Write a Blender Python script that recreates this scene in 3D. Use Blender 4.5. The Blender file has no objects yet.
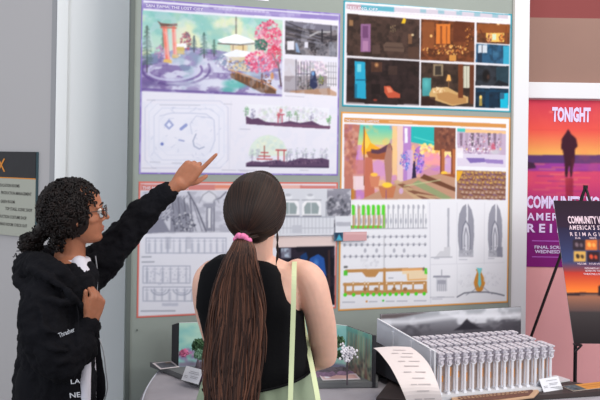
import bpy, bmesh, math, random
import numpy as np
from math import sin, cos, pi, radians, sqrt
from mathutils import Vector, Matrix, Euler, noise as mnoise
random.seed(7); RNG = np.random.default_rng(11)
S = bpy.context.scene; COL = S.collection
# ------------------------------------------------------------ camera: board front lies in the plane y = 0
D, H, F = 3.45, 1.62, 800.0
YAW, PITCH, ROLL, SY = .3217, -.0055, .015, -47.1
CAM = Vector((0, -D, H))
FW = Vector((sin(YAW)*cos(PITCH), cos(YAW)*cos(PITCH), -sin(PITCH)))
R_ = Vector((cos(YAW), -sin(YAW), 0)); U_ = R_.cross(FW)
RT = R_*cos(ROLL)+U_*sin(ROLL); UP = -R_*sin(ROLL)+U_*cos(ROLL)
def ray(px, py): return FW+RT*((px-300)/F)-UP*((py-200-SY)/F)
def at(px, py, d): return CAM+ray(px, py)*d
def ony(px, py, y=0.0):
    r = ray(px, py); return CAM+r*((y-CAM.y)/r.y)
def onz(px, py, z):
    r = ray(px, py); return CAM+r*((z-CAM.z)/r.z)
cd = bpy.data.cameras.new('camera'); co = bpy.data.objects.new('camera', cd); COL.objects.link(co)
cd.sensor_width = 36; cd.lens = F/600*36; cd.shift_y = SY/600; cd.clip_start = .05
m = Matrix((RT, UP, -FW)).transposed().to_4x4(); m.translation = CAM; co.matrix_world = m; S.camera = co
# ------------------------------------------------------------ materials
def lin(c):
    return tuple(((v/255)/12.92 if v/255 <= .04045 else ((v/255+.055)/1.055)**2.4) for v in c[:3])
MATS = {}
def mat(name, rgb, rough=.6, noise=0, nscale=40, bump=0, bscale=200, metal=0, spec=.4, sss=0, stretch=None, coat=0, trans=0):
    if name in MATS: return MATS[name]
    M = bpy.data.materials.new(name); M.use_nodes = True; nt = M.node_tree; b = nt.nodes['Principled BSDF']
    c = lin(rgb)+(1,)
    b.inputs['Base Color'].default_value = c; b.inputs['Roughness'].default_value = rough
    b.inputs['Metallic'].default_value = metal; b.inputs['Specular IOR Level'].default_value = spec
    if coat: b.inputs['Coat Weight'].default_value = coat
    if trans: b.inputs['Transmission Weight'].default_value = trans
    if sss:
        b.inputs['Subsurface Weight'].default_value = sss; b.inputs['Subsurface Radius'].default_value = (.6, .25, .15); b.inputs['Subsurface Scale'].default_value = .02
    tc = nt.nodes.new('ShaderNodeTexCoord'); mp = nt.nodes.new('ShaderNodeMapping'); nt.links.new(tc.outputs['Object'], mp.inputs[0])
    if stretch: mp.inputs['Scale'].default_value = stretch
    if noise:
        n = nt.nodes.new('ShaderNodeTexNoise'); n.inputs['Scale'].default_value = nscale; n.inputs['Detail'].default_value = 5
        nt.links.new(mp.outputs[0], n.inputs['Vector'])
        r = nt.nodes.new('ShaderNodeValToRGB'); r.color_ramp.elements[0].position = .3; r.color_ramp.elements[1].position = .7
        r.color_ramp.elements[0].color = tuple(v*(1-noise) for v in c[:3])+(1,)
        r.color_ramp.elements[1].color = tuple(min(1, v*(1+noise)) for v in c[:3])+(1,)
        nt.links.new(n.outputs['Fac'], r.inputs[0]); nt.links.new(r.outputs[0], b.inputs['Base Color'])
    if bump:
        n2 = nt.nodes.new('ShaderNodeTexNoise'); n2.inputs['Scale'].default_value = bscale; n2.inputs['Detail'].default_value = 4
        nt.links.new(mp.outputs[0], n2.inputs['Vector'])
        bp = nt.nodes.new('ShaderNodeBump'); bp.inputs['Strength'].default_value = bump; bp.inputs['Distance'].default_value = .01
        nt.links.new(n2.outputs['Fac'], bp.inputs['Height']); nt.links.new(bp.outputs[0], b.inputs['Normal'])
    MATS[name] = M; return M
def printmat():
    if 'printed ink' in MATS: return MATS['printed ink']
    M = bpy.data.materials.new('printed ink'); M.use_nodes = True; nt = M.node_tree; b = nt.nodes['Principled BSDF']
    a = nt.nodes.new('ShaderNodeVertexColor'); a.layer_name = 'ink'
    nt.links.new(a.outputs[0], b.inputs['Base Color']); b.inputs['Roughness'].default_value = .6; b.inputs['Specular IOR Level'].default_value = .12
    MATS['printed ink'] = M; return M
# ------------------------------------------------------------ mesh helpers
class MB:
    def __init__(s): s.v = []; s.f = []
    def add(s, vs, fs):
        n = len(s.v); s.v += [Vector(v) for v in vs]; s.f += [tuple(n+i for i in f) for f in fs]; return s
    def box(s, c, size, M=None):
        x, y, z = [q/2 for q in size]; c = Vector(c)
        vs = [Vector((a*x, b*y, d*z)) for a in (-1, 1) for b in (-1, 1) for d in (-1, 1)]
        if M is not None: vs = [M @ v for v in vs]
        return s.add([c+v for v in vs], [(0,1,3,2),(4,6,7,5),(0,4,5,1),(2,3,7,6),(0,2,6,4),(1,5,7,3)])
    def bar(s, a, b, w, h, up=(0, 0, 1)):
        a = Vector(a); b = Vector(b); d = (b-a).normalized(); sd = d.cross(Vector(up)).normalized(); u = sd.cross(d)
        vs = [p+sd*(i*w/2)+u*(j*h/2) for p in (a, b) for i, j in ((-1,-1),(1,-1),(1,1),(-1,1))]
        return s.add(vs, [(3,2,1,0),(4,5,6,7),(0,1,5,4),(1,2,6,5),(2,3,7,6),(3,0,4,7)])
    def slab(s, poly, thick):                 # poly: list of points, extruded by vector thick
        n = len(poly); t = Vector(thick); vs = [Vector(p) for p in poly]+[Vector(p)+t for p in poly]
        return s.add(vs, [tuple(range(n))[::-1], tuple(range(n, 2*n))]+[(i, (i+1) % n, n+(i+1) % n, n+i) for i in range(n)])
    def rings(s, rs, caps=True):              # rs: list of equal-length vertex rings
        n = len(rs[0]); b = len(s.v)
        for r in rs: s.v += [Vector(p) for p in r]
        for k in range(len(rs)-1):
            for i in range(n):
                j = (i+1) % n; s.f.append((b+k*n+i, b+k*n+j, b+(k+1)*n+j, b+(k+1)*n+i))
        if caps:
            s.f.append(tuple(b+i for i in range(n))[::-1]); s.f.append(tuple(b+(len(rs)-1)*n+i for i in range(n)))
        return s
    def tube(s, pts, rad, n=10, sub=0, caps=True):
        pts = [Vector(p) for p in pts]; rad = list(rad) if hasattr(rad, '__len__') else [rad]*len(pts)
        if sub: pts, rad = smooth(pts, rad, sub)
        rs = []; t0 = (pts[1]-pts[0]).normalized(); up = Vector((0, 0, 1)) if abs(t0.z) < .9 else Vector((1, 0, 0)); sd = t0.cross(up).normalized()
        for i, p in enumerate(pts):
            t = (pts[min(i+1, len(pts)-1)]-pts[max(i-1, 0)]).normalized(); sd = (sd-t*sd.dot(t)).normalized(); u = t.cross(sd)
            rs.append([p+(sd*cos(2*pi*k/n)+u*sin(2*pi*k/n))*rad[i] for k in range(n)])
        return s.rings(rs, caps)
    def limb(s, pts, rad, n=16, sub=6):       # tube with rounded ends
        pts = [Vector(p) for p in pts]; pts, rad = smooth(pts, list(rad), sub)
        a = (pts[0]-pts[1]).normalized(); b = (pts[-1]-pts[-2]).normalized(); q = [(.98, .2), (.8, .6), (.45, .9)]
        P = [pts[0]+a*rad[0]*k for k, _ in q]+pts+[pts[-1]+b*rad[-1]*k for k, _ in q[::-1]]
        Q = [rad[0]*k for _, k in q]+rad+[rad[-1]*k for _, k in q[::-1]]
        return s.tube(P, Q, n)
    def ell(s, c, r, M=None, nu=20, nv=12):
        c = Vector(c); r = (r, r, r) if not hasattr(r, '__len__') else r; rs = []
        for j in range(nv+1):
            th = pi*(.02+.96*j/nv); rs.append([])
            for i in range(nu):
                v = Vector((r[0]*sin(th)*cos(2*pi*i/nu), r[1]*sin(th)*sin(2*pi*i/nu), -r[2]*cos(th)))
                rs[-1].append(c+((M @ v) if M is not None else v))
        return s.rings(rs)
    def build(s, name, material, parent=None, smooth_=False, bevel=0):
        me = bpy.data.meshes.new(name); me.from_pydata([tuple(v) for v in s.v], [], s.f); me.materials.append(material)
        bm = bmesh.new(); bm.from_mesh(me); bmesh.ops.recalc_face_normals(bm, faces=bm.faces); bm.to_mesh(me); bm.free()
        if smooth_: me.polygons.foreach_set('use_smooth', [True]*len(me.polygons))
        o = bpy.data.objects.new(name, me); COL.objects.link(o)
        if parent: adopt(o, parent)
        if bevel:
            b = o.modifiers.new('bevel', 'BEVEL'); b.width = bevel; b.segments = 2; b.limit_method = 'ANGLE'
        return o
def world(o): return (world(o.parent) @ o.matrix_parent_inverse if o.parent else Matrix.Identity(4)) @ Matrix.LocRotScale(o.location, o.rotation_euler, o.scale)
def adopt(o, p):
    o.parent = p; o.matrix_parent_inverse = world(p).inverted()
def smooth(pts, rad, sub):
    P = []; Q = []; n = len(pts)
    for i in range(n-1):
        p0, p1, p2, p3 = pts[max(i-1, 0)], pts[i], pts[i+1], pts[min(i+2, n-1)]
        r0, r1, r2, r3 = rad[max(i-1, 0)], rad[i], rad[i+1], rad[min(i+2, n-1)]
        for k in range(sub):
            t = k/sub; a = -.5*t+t*t-.5*t**3; b = 1-2.5*t*t+1.5*t**3; c = .5*t+2*t*t-1.5*t**3; d = -.5*t*t+.5*t**3
            P.append(p0*a+p1*b+p2*c+p3*d); Q.append(max(1e-4, r0*a+r1*b+r2*c+r3*d))
    return P+[pts[-1]], Q+[rad[-1]]
def empty(name, loc, rz=0):
    o = bpy.data.objects.new(name, None); o.location = loc; o.rotation_euler = (0, 0, rz); o.empty_display_size = .05; COL.objects.link(o); return o
def tag(o, label=None, cat=None, group=None, kind=None):
    if label: o['label'] = label
    if cat: o['category'] = cat
    if group: o['group'] = group
    if kind: o['kind'] = kind
    return o
def struct(name, mb, m_, **k):
    o = mb.build(name, m_, **k); o['kind'] = 'structure'; return o
def thing(name, label, cat, loc, group=None): return tag(empty(name, loc), label, cat, group)
def lettering(name, text, origin, xdir, ydir, height, material, parent, width=None, bold=0, lift=.001, condense=1.0, align='LEFT', space=1.0):
    cu = bpy.data.curves.new('t', 'FONT'); cu.body = text; cu.size = 1; cu.extrude = 0; cu.offset = bold; cu.resolution_u = 2; cu.space_character = space
    t = bpy.data.objects.new('t', cu); COL.objects.link(t); bpy.context.view_layer.update()
    me = bpy.data.meshes.new_from_object(t.evaluated_get(bpy.context.evaluated_depsgraph_get()))
    bpy.data.objects.remove(t); bpy.data.curves.remove(cu)
    x = Vector(xdir).normalized(); y = Vector(ydir).normalized(); n = x.cross(y)
    xs = [v.co.x for v in me.vertices]; ys = [v.co.y for v in me.vertices]
    x0, w = min(xs), max(xs)-min(xs); y0 = 0 if text.upper() == text else 0; capH = .7
    sy = height/capH; sx = (width/w) if width else sy*condense
    off = {'LEFT': 0, 'CENTER': -w*sx/2, 'RIGHT': -w*sx}[align]
    for v in me.vertices:
        v.co = Vector(origin)+x*((v.co.x-x0)*sx+off)+y*((v.co.y-y0)*sy)+n*(lift+0)
    me.materials.clear(); me.materials.append(material); me.name = name
    o = bpy.data.objects.new(name, me); COL.objects.link(o)
    if parent: adopt(o, parent)
    return o
# ------------------------------------------------------------ printed artwork: colours per vertex on a fine flat grid
def vnoise(shape, fx, fy, seed, octs=4):
    h, w = shape; out = np.zeros(shape); amp = 1; tot = 0; rg = np.random.default_rng(seed)
    for o in range(octs):
        gx, gy = max(2, int(fx*2**o)), max(2, int(fy*2**o)); g = rg.random((gy+2, gx+2))
        X = np.linspace(0, gx, w); Y = np.linspace(0, gy, h); xi = X.astype(int); yi = Y.astype(int); tx = X-xi; ty = (Y-yi)[:, None]
        tx = tx*tx*(3-2*tx); ty = ty*ty*(3-2*ty)
        a = g[yi][:, xi]; b = g[yi][:, xi+1]; c = g[yi+1][:, xi]; d = g[yi+1][:, xi+1]
        out += amp*((a*(1-tx)+b*tx)*(1-ty)+(c*(1-tx)+d*tx)*ty); tot += amp; amp *= .5
    return out/tot
class Print:
    """a printed sheet in the plane through P0 spanned by X (right) and Z (up); ink positions given as points of the sheet found with tosheet"""
    def __init__(s, P0, X, Z, w, h, res, tosheet, bg=(232, 232, 242)):
        s.P0, s.X, s.Z, s.w, s.h = Vector(P0), Vector(X), Vector(Z), w, h; s.soft = 1; s.nx = int(w/res)+1; s.ny = int(h/res)+1; s.res = res
        s.a = np.zeros((s.ny, s.nx, 3))+np.array(bg, float); s.t = tosheet; s.gx, s.gy = np.meshgrid(np.linspace(0, w, s.nx), np.linspace(0, h, s.ny))
    def P(s, px, py):                      # photo point -> (metres right, metres down) on the sheet
        q = s.t(px, py)-s.P0; return q.dot(s.X), -q.dot(s.Z)
    def blend(s, m_, c):
        c = np.array(c, float); c = c if c.ndim > 1 else c[None, None]
        s.a += (c-s.a)*np.clip(m_, 0, 1)[..., None]
    def polymask(s, pts, soft=None):
        q = [s.P(*p) for p in pts]; m_ = np.zeros(s.gx.shape); offs = (-.25, .25)
        for ox in offs:
            for oy in offs:
                x = s.gx+ox*s.res; y = s.gy+oy*s.res; ins = np.zeros(x.shape, bool)
                for i in range(len(q)):
                    (x1, y1), (x2, y2) = q[i], q[(i+1) % len(q)]
                    if abs(y2-y1) < 1e-9: continue
                    ins ^= ((y1 > y) != (y2 > y)) & (x < (x2-x1)*(y-y1)/(y2-y1)+x1)
                m_ += ins*.25
        return m_
    def poly(s, pts, c, a=1.0): s.blend(s.polymask(pts)*a, c); return s
    def rect(s, x0, y0, x1, y1, c, a=1.0): return s.poly([(x0, y0), (x1, y0), (x1, y1), (x0, y1)], c, a)
    def line(s, pts, w, c, a=1.0):           # w in photo pixels
        w = w*.0043/2; m_ = np.zeros(s.gx.shape); q = [s.P(*p) for p in pts]
        for (x1, y1), (x2, y2) in zip(q, q[1:]):
            dx, dy = x2-x1, y2-y1; L = dx*dx+dy*dy+1e-12; t = np.clip(((s.gx-x1)*dx+(s.gy-y1)*dy)/L, 0, 1)
            d = np.hypot(s.gx-x1-t*dx, s.gy-y1-t*dy); m_ = np.maximum(m_, np.clip((w-d)/s.res+.5, 0, 1)*min(1, 2*w/s.res))
        s.blend(m_*a, c); return s
    def oval(s, px, py, rx, ry, c, a=1.0, soft=.3):   # radii in photo pixels
        x, y = s.P(px, py); d = np.hypot((s.gx-x)/(rx*.0043), (s.gy-y)/(ry*.0043)); s.blend(np.clip((1-d)/soft, 0, 1)*a, c); return s
    def clip(s, pts): s.mask = s.polymask(pts); s.save = s.a.copy(); return s
    def unclip(s): s.a = s.save+(s.a-s.save)*s.mask[..., None]; return s
    def vgrad(s, y0, y1, c0, c1, x0=None, a=1.0):
        t = np.clip((s.gy-s.P(x0 or 300, y0)[1])/(s.P(x0 or 300, y1)[1]-s.P(x0 or 300, y0)[1]), 0, 1)[..., None]
        s.blend(np.ones(s.gx.shape)*a, np.array(c0, float)*(1-t)+np.array(c1, float)*t); return s
    def noise(s, c, fx, fy, seed, lo=.45, hi=.6, a=1.0): s.blend(np.clip((vnoise(s.gx.shape, fx, fy, seed)-lo)/(hi-lo), 0, 1)*a, c); return s
    def dabs(s, px, py, rx, ry, n, cols, r=(.6, 1.6), a=.8, seed=1):
        rg = random.Random(seed)
        for _ in range(n):
            t = rg.random()*2*pi; q = sqrt(rg.random()); x = px+rx*q*cos(t); y = py+ry*q*sin(t); k = rg.uniform(*r)
            cx, cy = s.P(x, y); R = k*.0043; w = int(R/s.res)+2; i = int(cx/s.res); j = int(cy/s.res)
            sl = (slice(max(0, j-w), max(0, j+w+1)), slice(max(0, i-w), max(0, i+w+1)))
            if s.gx[sl].size == 0: continue
            d = np.hypot(s.gx[sl]-cx, s.gy[sl]-cy)/R; m_ = np.clip((1-d)/.4, 0, 1)*a; c = np.array(rg.choice(cols), float)
            s.a[sl] += (c-s.a[sl])*m_[..., None]
        return s
    def build(s, name, parent=None, thick=.001):
        nx, ny = s.nx, s.ny; N = s.X.cross(s.Z)
        for _ in range(s.soft):
            p = np.pad(s.a, ((1, 1), (1, 1), (0, 0)), 'edge'); q = (p[:-2]+2*p[1:-1]+p[2:])/4; s.a = (q[:, :-2]+2*q[:, 1:-1]+q[:, 2:])/4
        P0, X, Z = np.array(s.P0), np.array(s.X), np.array(s.Z)
        V = P0+s.gx[..., None]*X-s.gy[..., None]*Z+np.array(N)*thick; V = V.reshape(-1, 3)
        idx = np.arange(nx*ny).reshape(ny, nx); Fq = np.stack([idx[1:, :-1], idx[1:, 1:], idx[:-1, 1:], idx[:-1, :-1]], -1).reshape(-1, 4)
        c4 = [P0, P0+X*s.w, P0+X*s.w-Z*s.h, P0-Z*s.h]; nv = len(V); back = [tuple(map(float, c)) for c in c4]
        co4 = [0, nx-1, nx*ny-1, (ny-1)*nx]
        me = bpy.data.meshes.new(name)
        faces = Fq.tolist()+[[nv, nv+1, nv+2, nv+3]]+[[co4[i], co4[(i+1) % 4], nv+(i+1) % 4, nv+i] for i in range(4)]
        me.from_pydata(V.tolist()+back, [], faces)
        col = np.clip(s.a.reshape(-1, 3)/255, 0, 1); col = np.where(col <= .04045, col/12.92, ((col+.055)/1.055)**2.4)
        full = np.ones((nv+4, 4), np.float32); full[:nv, :3] = col; full[nv:, :3] = .75
        at_ = me.color_attributes.new('ink', 'FLOAT_COLOR', 'POINT'); at_.data.foreach_set('color', full.ravel())
        me.materials.append(printmat()); o = bpy.data.objects.new(name, me); COL.objects.link(o)
        if parent: adopt(o, parent)
        return o
# ------------------------------------------------------------ the setting
X3, Z3, Y3 = Vector((1, 0, 0)), Vector((0, 0, 1)), Vector((0, 1, 0))
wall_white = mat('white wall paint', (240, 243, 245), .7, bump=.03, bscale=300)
wall_grey = mat('shaded grey wall paint', (189, 186, 187), .75, bump=.03, bscale=300)  # greyer tone carries the lesser light on the face turned left
trim_grey = mat('grey metal trim', (160, 160, 163), .5)
post_white = mat('white mullion paint', (222, 224, 230), .55)
pink = mat('salmon pink wall', (226, 164, 168), .8, noise=.05, nscale=3)  # the pink light on this wall is put into its colour
brown_panel = mat('dusty rose frosted panel', (138, 104, 92), .5, noise=.05, nscale=2)
red_panel = mat('dark red fabric band', (132, 64, 64), .8)
carpet = mat('grey carpet', (120, 118, 120), .95, noise=.15, nscale=300, bump=.2)
o = struct('floor', MB().box((1, -1, -.05), (9, 7, .1)), carpet)
C0 = ony(54, 200, .35); C0.z = 0                          # corner where the sign wall meets the bright wall
WR = .35
E0 = ony(531, 200, .0); ER = at(531, 200, (E0-CAM).dot(FW)+.12); ER.z = 0
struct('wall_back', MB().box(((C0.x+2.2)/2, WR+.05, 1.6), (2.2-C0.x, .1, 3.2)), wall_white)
sd = (ray(300-1.5*F, 153)-FW*0).normalized(); sd.z = 0; sd.normalize()     # sign wall runs away to the left
sn = Vector((-sd.y, sd.x, 0)); sn = sn if sn.dot(FW) < 0 else -sn
def wallbox(p, d, n, w, h, t, z0=0): return MB().slab([p+Z3*z0, p+d*w+Z3*z0, p+d*w+Z3*(z0+h), p+Z3*(z0+h)], -n*t)
def onplane(px, py, P, n):
    r = ray(px, py); return CAM+r*((P-CAM).dot(n)/r.dot(n))
SW = onplane(50, 200, C0, sn); SW.z = 0
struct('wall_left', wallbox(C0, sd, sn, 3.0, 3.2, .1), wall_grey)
tr = MB(); a = onplane(49.3, 200, C0, sn); a.z = 0
struct('trim_1', wallbox(C0+sn*.002, sd, sn, (a-C0).length, 3.2, .012), trim_grey)
b = ony(65.5, 200, WR)
struct('trim_2', MB().box(((C0.x+b.x)/2, WR-.006, 1.6), (b.x-C0.x, .012, 3.2)), wall_white, bevel=.003)
# white post right of the board
p0, p1 = ony(512.6, 110, -.0), ony(528.8, 110, 0)
struct('trim_3', MB().box(((p0.x+p1.x)/2, .08, 1.6), (p1.x-p0.x, .16, 3.2)), post_white, bevel=.004)
# storefront wall to the right, square to the view
rn = -FW.copy(); rn.z = 0; rn.normalize(); rd = Vector((cos(YAW), -sin(YAW), 0)); RP = ER+rn*0
def onr(px, py, off=0.0): return onplane(px, py, RP+rn*off, rn)
def zr(py, px=565): return onr(px, py).z
pr = onr(505, 200); pr.z = 0
def rband(z0, z1, off, t): return MB().slab([pr+rn*off+Z3*z0, pr+rn*off+rd*2.2+Z3*z0, pr+rn*off+rd*2.2+Z3*z1, pr+rn*off+Z3*z1], -rn*t)
struct('wall_right', rband(0, zr(99), 0, .1), pink)
struct('trim_4', rband(zr(99), zr(83), .03, .13), post_white, bevel=.004)
struct('window_1', rband(zr(83), zr(18), 0, .05), brown_panel)
struct('wall_right_upper', rband(zr(18), 3.2, 0, .1), red_panel)
# ------------------------------------------------------------ display board
board_m = mat('grey green board fabric', (148, 157, 152), .9, noise=.03, nscale=6, bump=.15, bscale=900)
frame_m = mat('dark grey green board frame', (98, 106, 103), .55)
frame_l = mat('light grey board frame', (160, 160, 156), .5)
bl, bl2, br2, br = ony(128.3, 150, -.0).x, ony(133, 150, 0).x, .6526*D+.002, ony(512.4, 150).x
bd = thing('display_board', 'large grey-green fabric display board carrying four project posters', 'display board', ((bl+br)/2, 0, 0))
BT, BB = 2.75, .45
MB().box(((bl2+br2)/2, .02, (BT+BB)/2), (br2-bl2, .04, BT-BB)).build('panel', board_m, bd)
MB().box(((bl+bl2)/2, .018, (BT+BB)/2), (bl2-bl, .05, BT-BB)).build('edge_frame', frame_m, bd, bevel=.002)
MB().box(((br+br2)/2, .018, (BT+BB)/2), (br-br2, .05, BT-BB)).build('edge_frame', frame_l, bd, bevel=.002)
for x in (bl+.06, br-.06):
    MB().box((x, .02, .225), (.04, .04, .45)).build('leg', frame_m, bd)
    MB().box((x, .04, .015), (.06, .5, .03)).build('foot', frame_m, bd)
for px, py in ((132, 140), (137, 330)):
    q = ony(px, py); MB().tube([q, q+Vector((0, -.006, 0))], .004, 8).build('screw', frame_m, bd)
# ------------------------------------------------------------ posters on the board
RES = .0029
def board_print(x0, z1, x1, z0, res=RES, y=0.0, bg=(220, 220, 233)):
    return Print((x0, y-.0005, z1), X3, Z3, x1-x0, z1-z0, res, lambda px, py: ony(px, py, y), bg)
def bx(pxs): return sum(ony(x, y).x for x, y in pxs)/len(pxs)
def bz(pxs): return sum(ony(x, y).z for x, y in pxs)/len(pxs)
XL0, XL1, XR0, XR1 = .1239*D, .3872*D, .3915*D, .6526*D
def border(p, c, wd=1.6, x=None):
    w = wd*.0043; s = p; m_ = (s.gx < w) | (s.gx > s.w-w) | (s.gy < w) | (s.gy > s.h-w); s.blend(m_.astype(float), c)
ink_w = mat('white lettering', (230, 228, 240), .6); ink_d = mat('grey lettering', (120, 120, 130), .6)
def title(par, txt, px, py, pw, hp, y=0.0, m_=None, nm='title_lettering'):
    a = ony(px, py, y); b = ony(px+pw, py+pw*.04, y)
    return lettering(nm, txt, Vector((a.x, y-.002, a.z)), X3, Z3, hp*.0038, m_ or ink_w, par, width=b.x-a.x, bold=.0, lift=.0004)
# --- purple poster, upper left
P = board_print(XL0, H+.1934*D, XL1, H-.0237*D); rg = random.Random(3)
border(P, (134, 118, 186))
P.poly([(143, 2.5), (338.5, 16), (338.5, 20.5), (143, 8.5)], (140, 126, 186)); P.poly([(225, 9), (300, 14), (300, 17), (225, 12.5)], (170, 158, 205), .5)
for k in range(14): P.line([(214+k*4, 8.6+k*.28), (216.5+k*4, 8.8+k*.28)], 1, (225, 220, 240), .8)
art = [(142.5, 10.5), (282.5, 20), (282, 96.5), (141.5, 91)]
P.clip(art)
P.vgrad(10, 60, (146, 200, 194), (188, 212, 196), 200); P.noise((222, 222, 186), 9, 9, 3, .45, .65, .8); P.noise((120, 180, 180), 10, 12, 5, .5, .66, .6)
P.poly([(140, 56), (165, 52), (190, 47), (215, 50), (240, 54), (285, 60), (285, 100), (140, 100)], (150, 140, 182))
P.save2 = None
gm = P.polymask([(140, 56), (165, 52), (190, 47), (215, 50), (240, 54), (285, 60), (285, 100), (140, 100)])
P.blend(gm*np.clip((vnoise(P.gx.shape, 12, 20, 8)-.46)/.12, 0, 1)*.85, (204, 208, 228)); P.blend(gm*np.clip((vnoise(P.gx.shape, 14, 26, 9)-.55)/.08, 0, 1)*.7, (104, 84, 142))
P.blend(gm*np.clip((vnoise(P.gx.shape, 9, 9, 19)-.55)/.08, 0, 1)*.5, (122, 160, 176))
for k, (cx, cy, rx, ry) in enumerate([(172, 70, 30, 12), (172, 71, 24, 9), (176, 69, 34, 16)]):
    for seg in range(1): P.line([(cx+rx*cos(t), cy+ry*sin(t)) for t in np.linspace(-.3, pi+.5, 22)], 2.4, [(112, 92, 150), (192, 194, 222), (94, 78, 134)][k], .75)
P.oval(220, 84, 26, 7, (212, 216, 232), .7, .8); P.oval(185, 84, 22, 5, (188, 196, 218), .7, .8); P.oval(150, 84, 14, 5, (100, 88, 140), .7, .8)
def conifer(P, x, y0, y1, w, c, n=46, seed=2):
    P.line([(x, y0), (x, y1)], 1, (70, 66, 72), .9); r = random.Random(seed)
    for k in range(n):
        t = k/n; hw = w*(.25+.75*t); y = y0+(y1-y0)*.85*t
        for s_ in (-1, 1): P.line([(x, y), (x+s_*hw*r.uniform(.5, 1), y+r.uniform(0, 2.5))], 1, c, .55)
conifer(P, 147, 26, 72, 7.5, (84, 110, 104), 34, 3); conifer(P, 163, 30, 52, 3, (112, 140, 126), 12, 4)
conifer(P, 204, 33, 58, 5.5, (76, 112, 106), 20, 5); conifer(P, 194, 36, 52, 4, (90, 112, 122), 12, 6); conifer(P, 214, 40, 56, 4, (92, 128, 116), 12, 7)
P.dabs(186, 41, 5.5, 9, 90, [(164, 84, 100), (130, 96, 120), (182, 110, 118), (110, 120, 120)], seed=4); P.dabs(160, 52, 5, 6, 40, [(186, 150, 180), (164, 130, 170)], seed=5)
P.dabs(180, 52, 6, 4, 24, [(240, 240, 240), (196, 176, 120), (180, 120, 80)], seed=6)
P.poly([(176, 44), (186, 43), (187, 48), (176, 49)], (232, 234, 236)); P.poly([(176, 47), (184, 47), (184, 54), (176, 54)], (198, 176, 108))
for (x0, y0, x1, y1, w) in ((164.6, 27, 167.6, 59, 4.6), (173.6, 28, 175, 55, 3.8)): P.line([(x0, y0), (x1, y1)], w, (226, 124, 112)); P.line([(x0+1, y0), (x1+1, y1)], 1.2, (240, 168, 150))
P.poly([(157, 20.5), (161, 23), (170, 24), (177, 23.4), (177.5, 26), (161, 26.5)], (112, 86, 80)); P.line([(161, 27.5), (176, 28)], 1.6, (188, 110, 96))
P.poly([(164, 59), (172, 60), (172, 63.5), (163, 62)], (214, 180, 110)); P.poly([(172, 54), (179, 55), (178, 58), (172, 58)], (206, 176, 120))
P.oval(235, 84, 16, 6.5, (96, 176, 172), .9, .5); P.oval(228, 90, 10, 4, (74, 160, 156), .8, .6)
for cx, cy, rx, ry, s_ in ((236, 22.5, .7, 9, 1),): P.line([(cx, 16), (cx, 35)], 1.4, (120, 118, 110))
P.poly([(230, 44), (248, 45), (247, 58), (231, 57)], (214, 196, 152)); P.line([(233, 45), (233, 57)], 1, (140, 110, 80)); P.line([(243, 45), (243, 57)], 1, (140, 110, 80))
P.poly([(226, 56), (252, 57), (250, 72), (228, 70)], (206, 190, 160)); P.line([(230, 62), (250, 63)], 3, (150, 120, 90), .7)
P.poly([(217, 40), (226, 37), (236, 34), (247, 37.5), (256, 42), (240, 44), (222, 43)], (240, 242, 246)); P.poly([(222, 54.5), (236, 49.5), (257, 53), (252, 57), (228, 57)], (232, 236, 244)); P.line([(218, 43.5), (240, 45), (255, 43.5)], 1.2, (110, 98, 98))
P.dabs(224, 62, 9, 6, 70, [(220, 222, 232), (188, 196, 214), (160, 150, 184)], seed=8)
P.dabs(268, 38, 13, 18, 330, [(214, 82, 118), (226, 130, 156), (196, 60, 96), (236, 176, 190), (206, 100, 130)], (.8, 2), .8, 9)
P.dabs(260, 62, 15, 11, 260, [(214, 82, 118), (222, 120, 150), (196, 70, 110), (232, 190, 206)], (.8, 2), .8, 10)
P.dabs(276, 56, 6, 12, 100, [(196, 48, 76), (214, 82, 110)], (.8, 1.8), .8, 11); P.dabs(261, 45, 7, 5.5, 80, [(56, 104, 92), (80, 128, 110), (40, 84, 76)], (.8, 1.6), .85, 12)
P.dabs(240, 66, 12, 5, 60, [(150, 170, 190), (190, 200, 220), (110, 110, 150)], seed=13)
P.line([(278, 62), (281, 86)], 1.6, (88, 70, 74)); P.line([(278, 66), (272, 54)], 1.1, (88, 70, 74), .8)
P.poly([(230, 74), (236, 72.5), (250, 78), (264, 84), (276, 90), (276, 94), (262, 93), (246, 85), (231, 78)], (104, 76, 60)); P.line([(230, 70), (248, 76), (266, 83), (276, 90)], 1.3, (196, 140, 96)); 
for k in range(9): P.line([(232+k*4.2, 71+k*1.7), (232+k*4.2, 76+k*1.9)], .9, (150, 104, 72))
P.dabs(266, 80, 6, 6, 40, [(60, 50, 60), (110, 70, 60), (190, 140, 110)], (.5, 1.2), .9, 14); P.oval(272, 76, 2.2, 4.5, (196, 142, 104), 1); P.oval(262, 76, 1.4, 3.6, (96, 60, 70), 1)
P.poly([(141, 88), (282, 94.5), (282, 97.5), (141, 92)], (106, 88, 150), .85)
P.unclip()
for k in range(60): 
    x = 144+k*2.25; P.line([(x, 90.7+.045*(x-144)), (x+1.3, 90.7+.045*(x-144))], .6, (196, 190, 226), .4)
q1 = [(285, 20.5), (337.5, 26), (337, 57), (285, 54)]
P.clip(q1); P.poly(q1, (70, 66, 72)); P.noise((128, 120, 124), 30, 40, 21, .5, .6, .7); P.poly([(285, 21), (337, 26), (337, 30), (320, 31), (285, 25)], (112, 110, 126))
for k in range(7): P.line([(286, 22+k*3), (320, 36+k*1.5)], 1, (104, 104, 122) if k % 2 else (40, 38, 44), .8)
P.line([(296, 30), (336, 40)], 1.2, (44, 42, 50)); P.rect(287, 41, 294, 50, (214, 214, 224)); P.rect(304.5, 42, 308, 48, (208, 208, 222)); P.poly([(295, 43), (297, 43), (300, 53), (296, 52)], (116, 142, 180))
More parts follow.
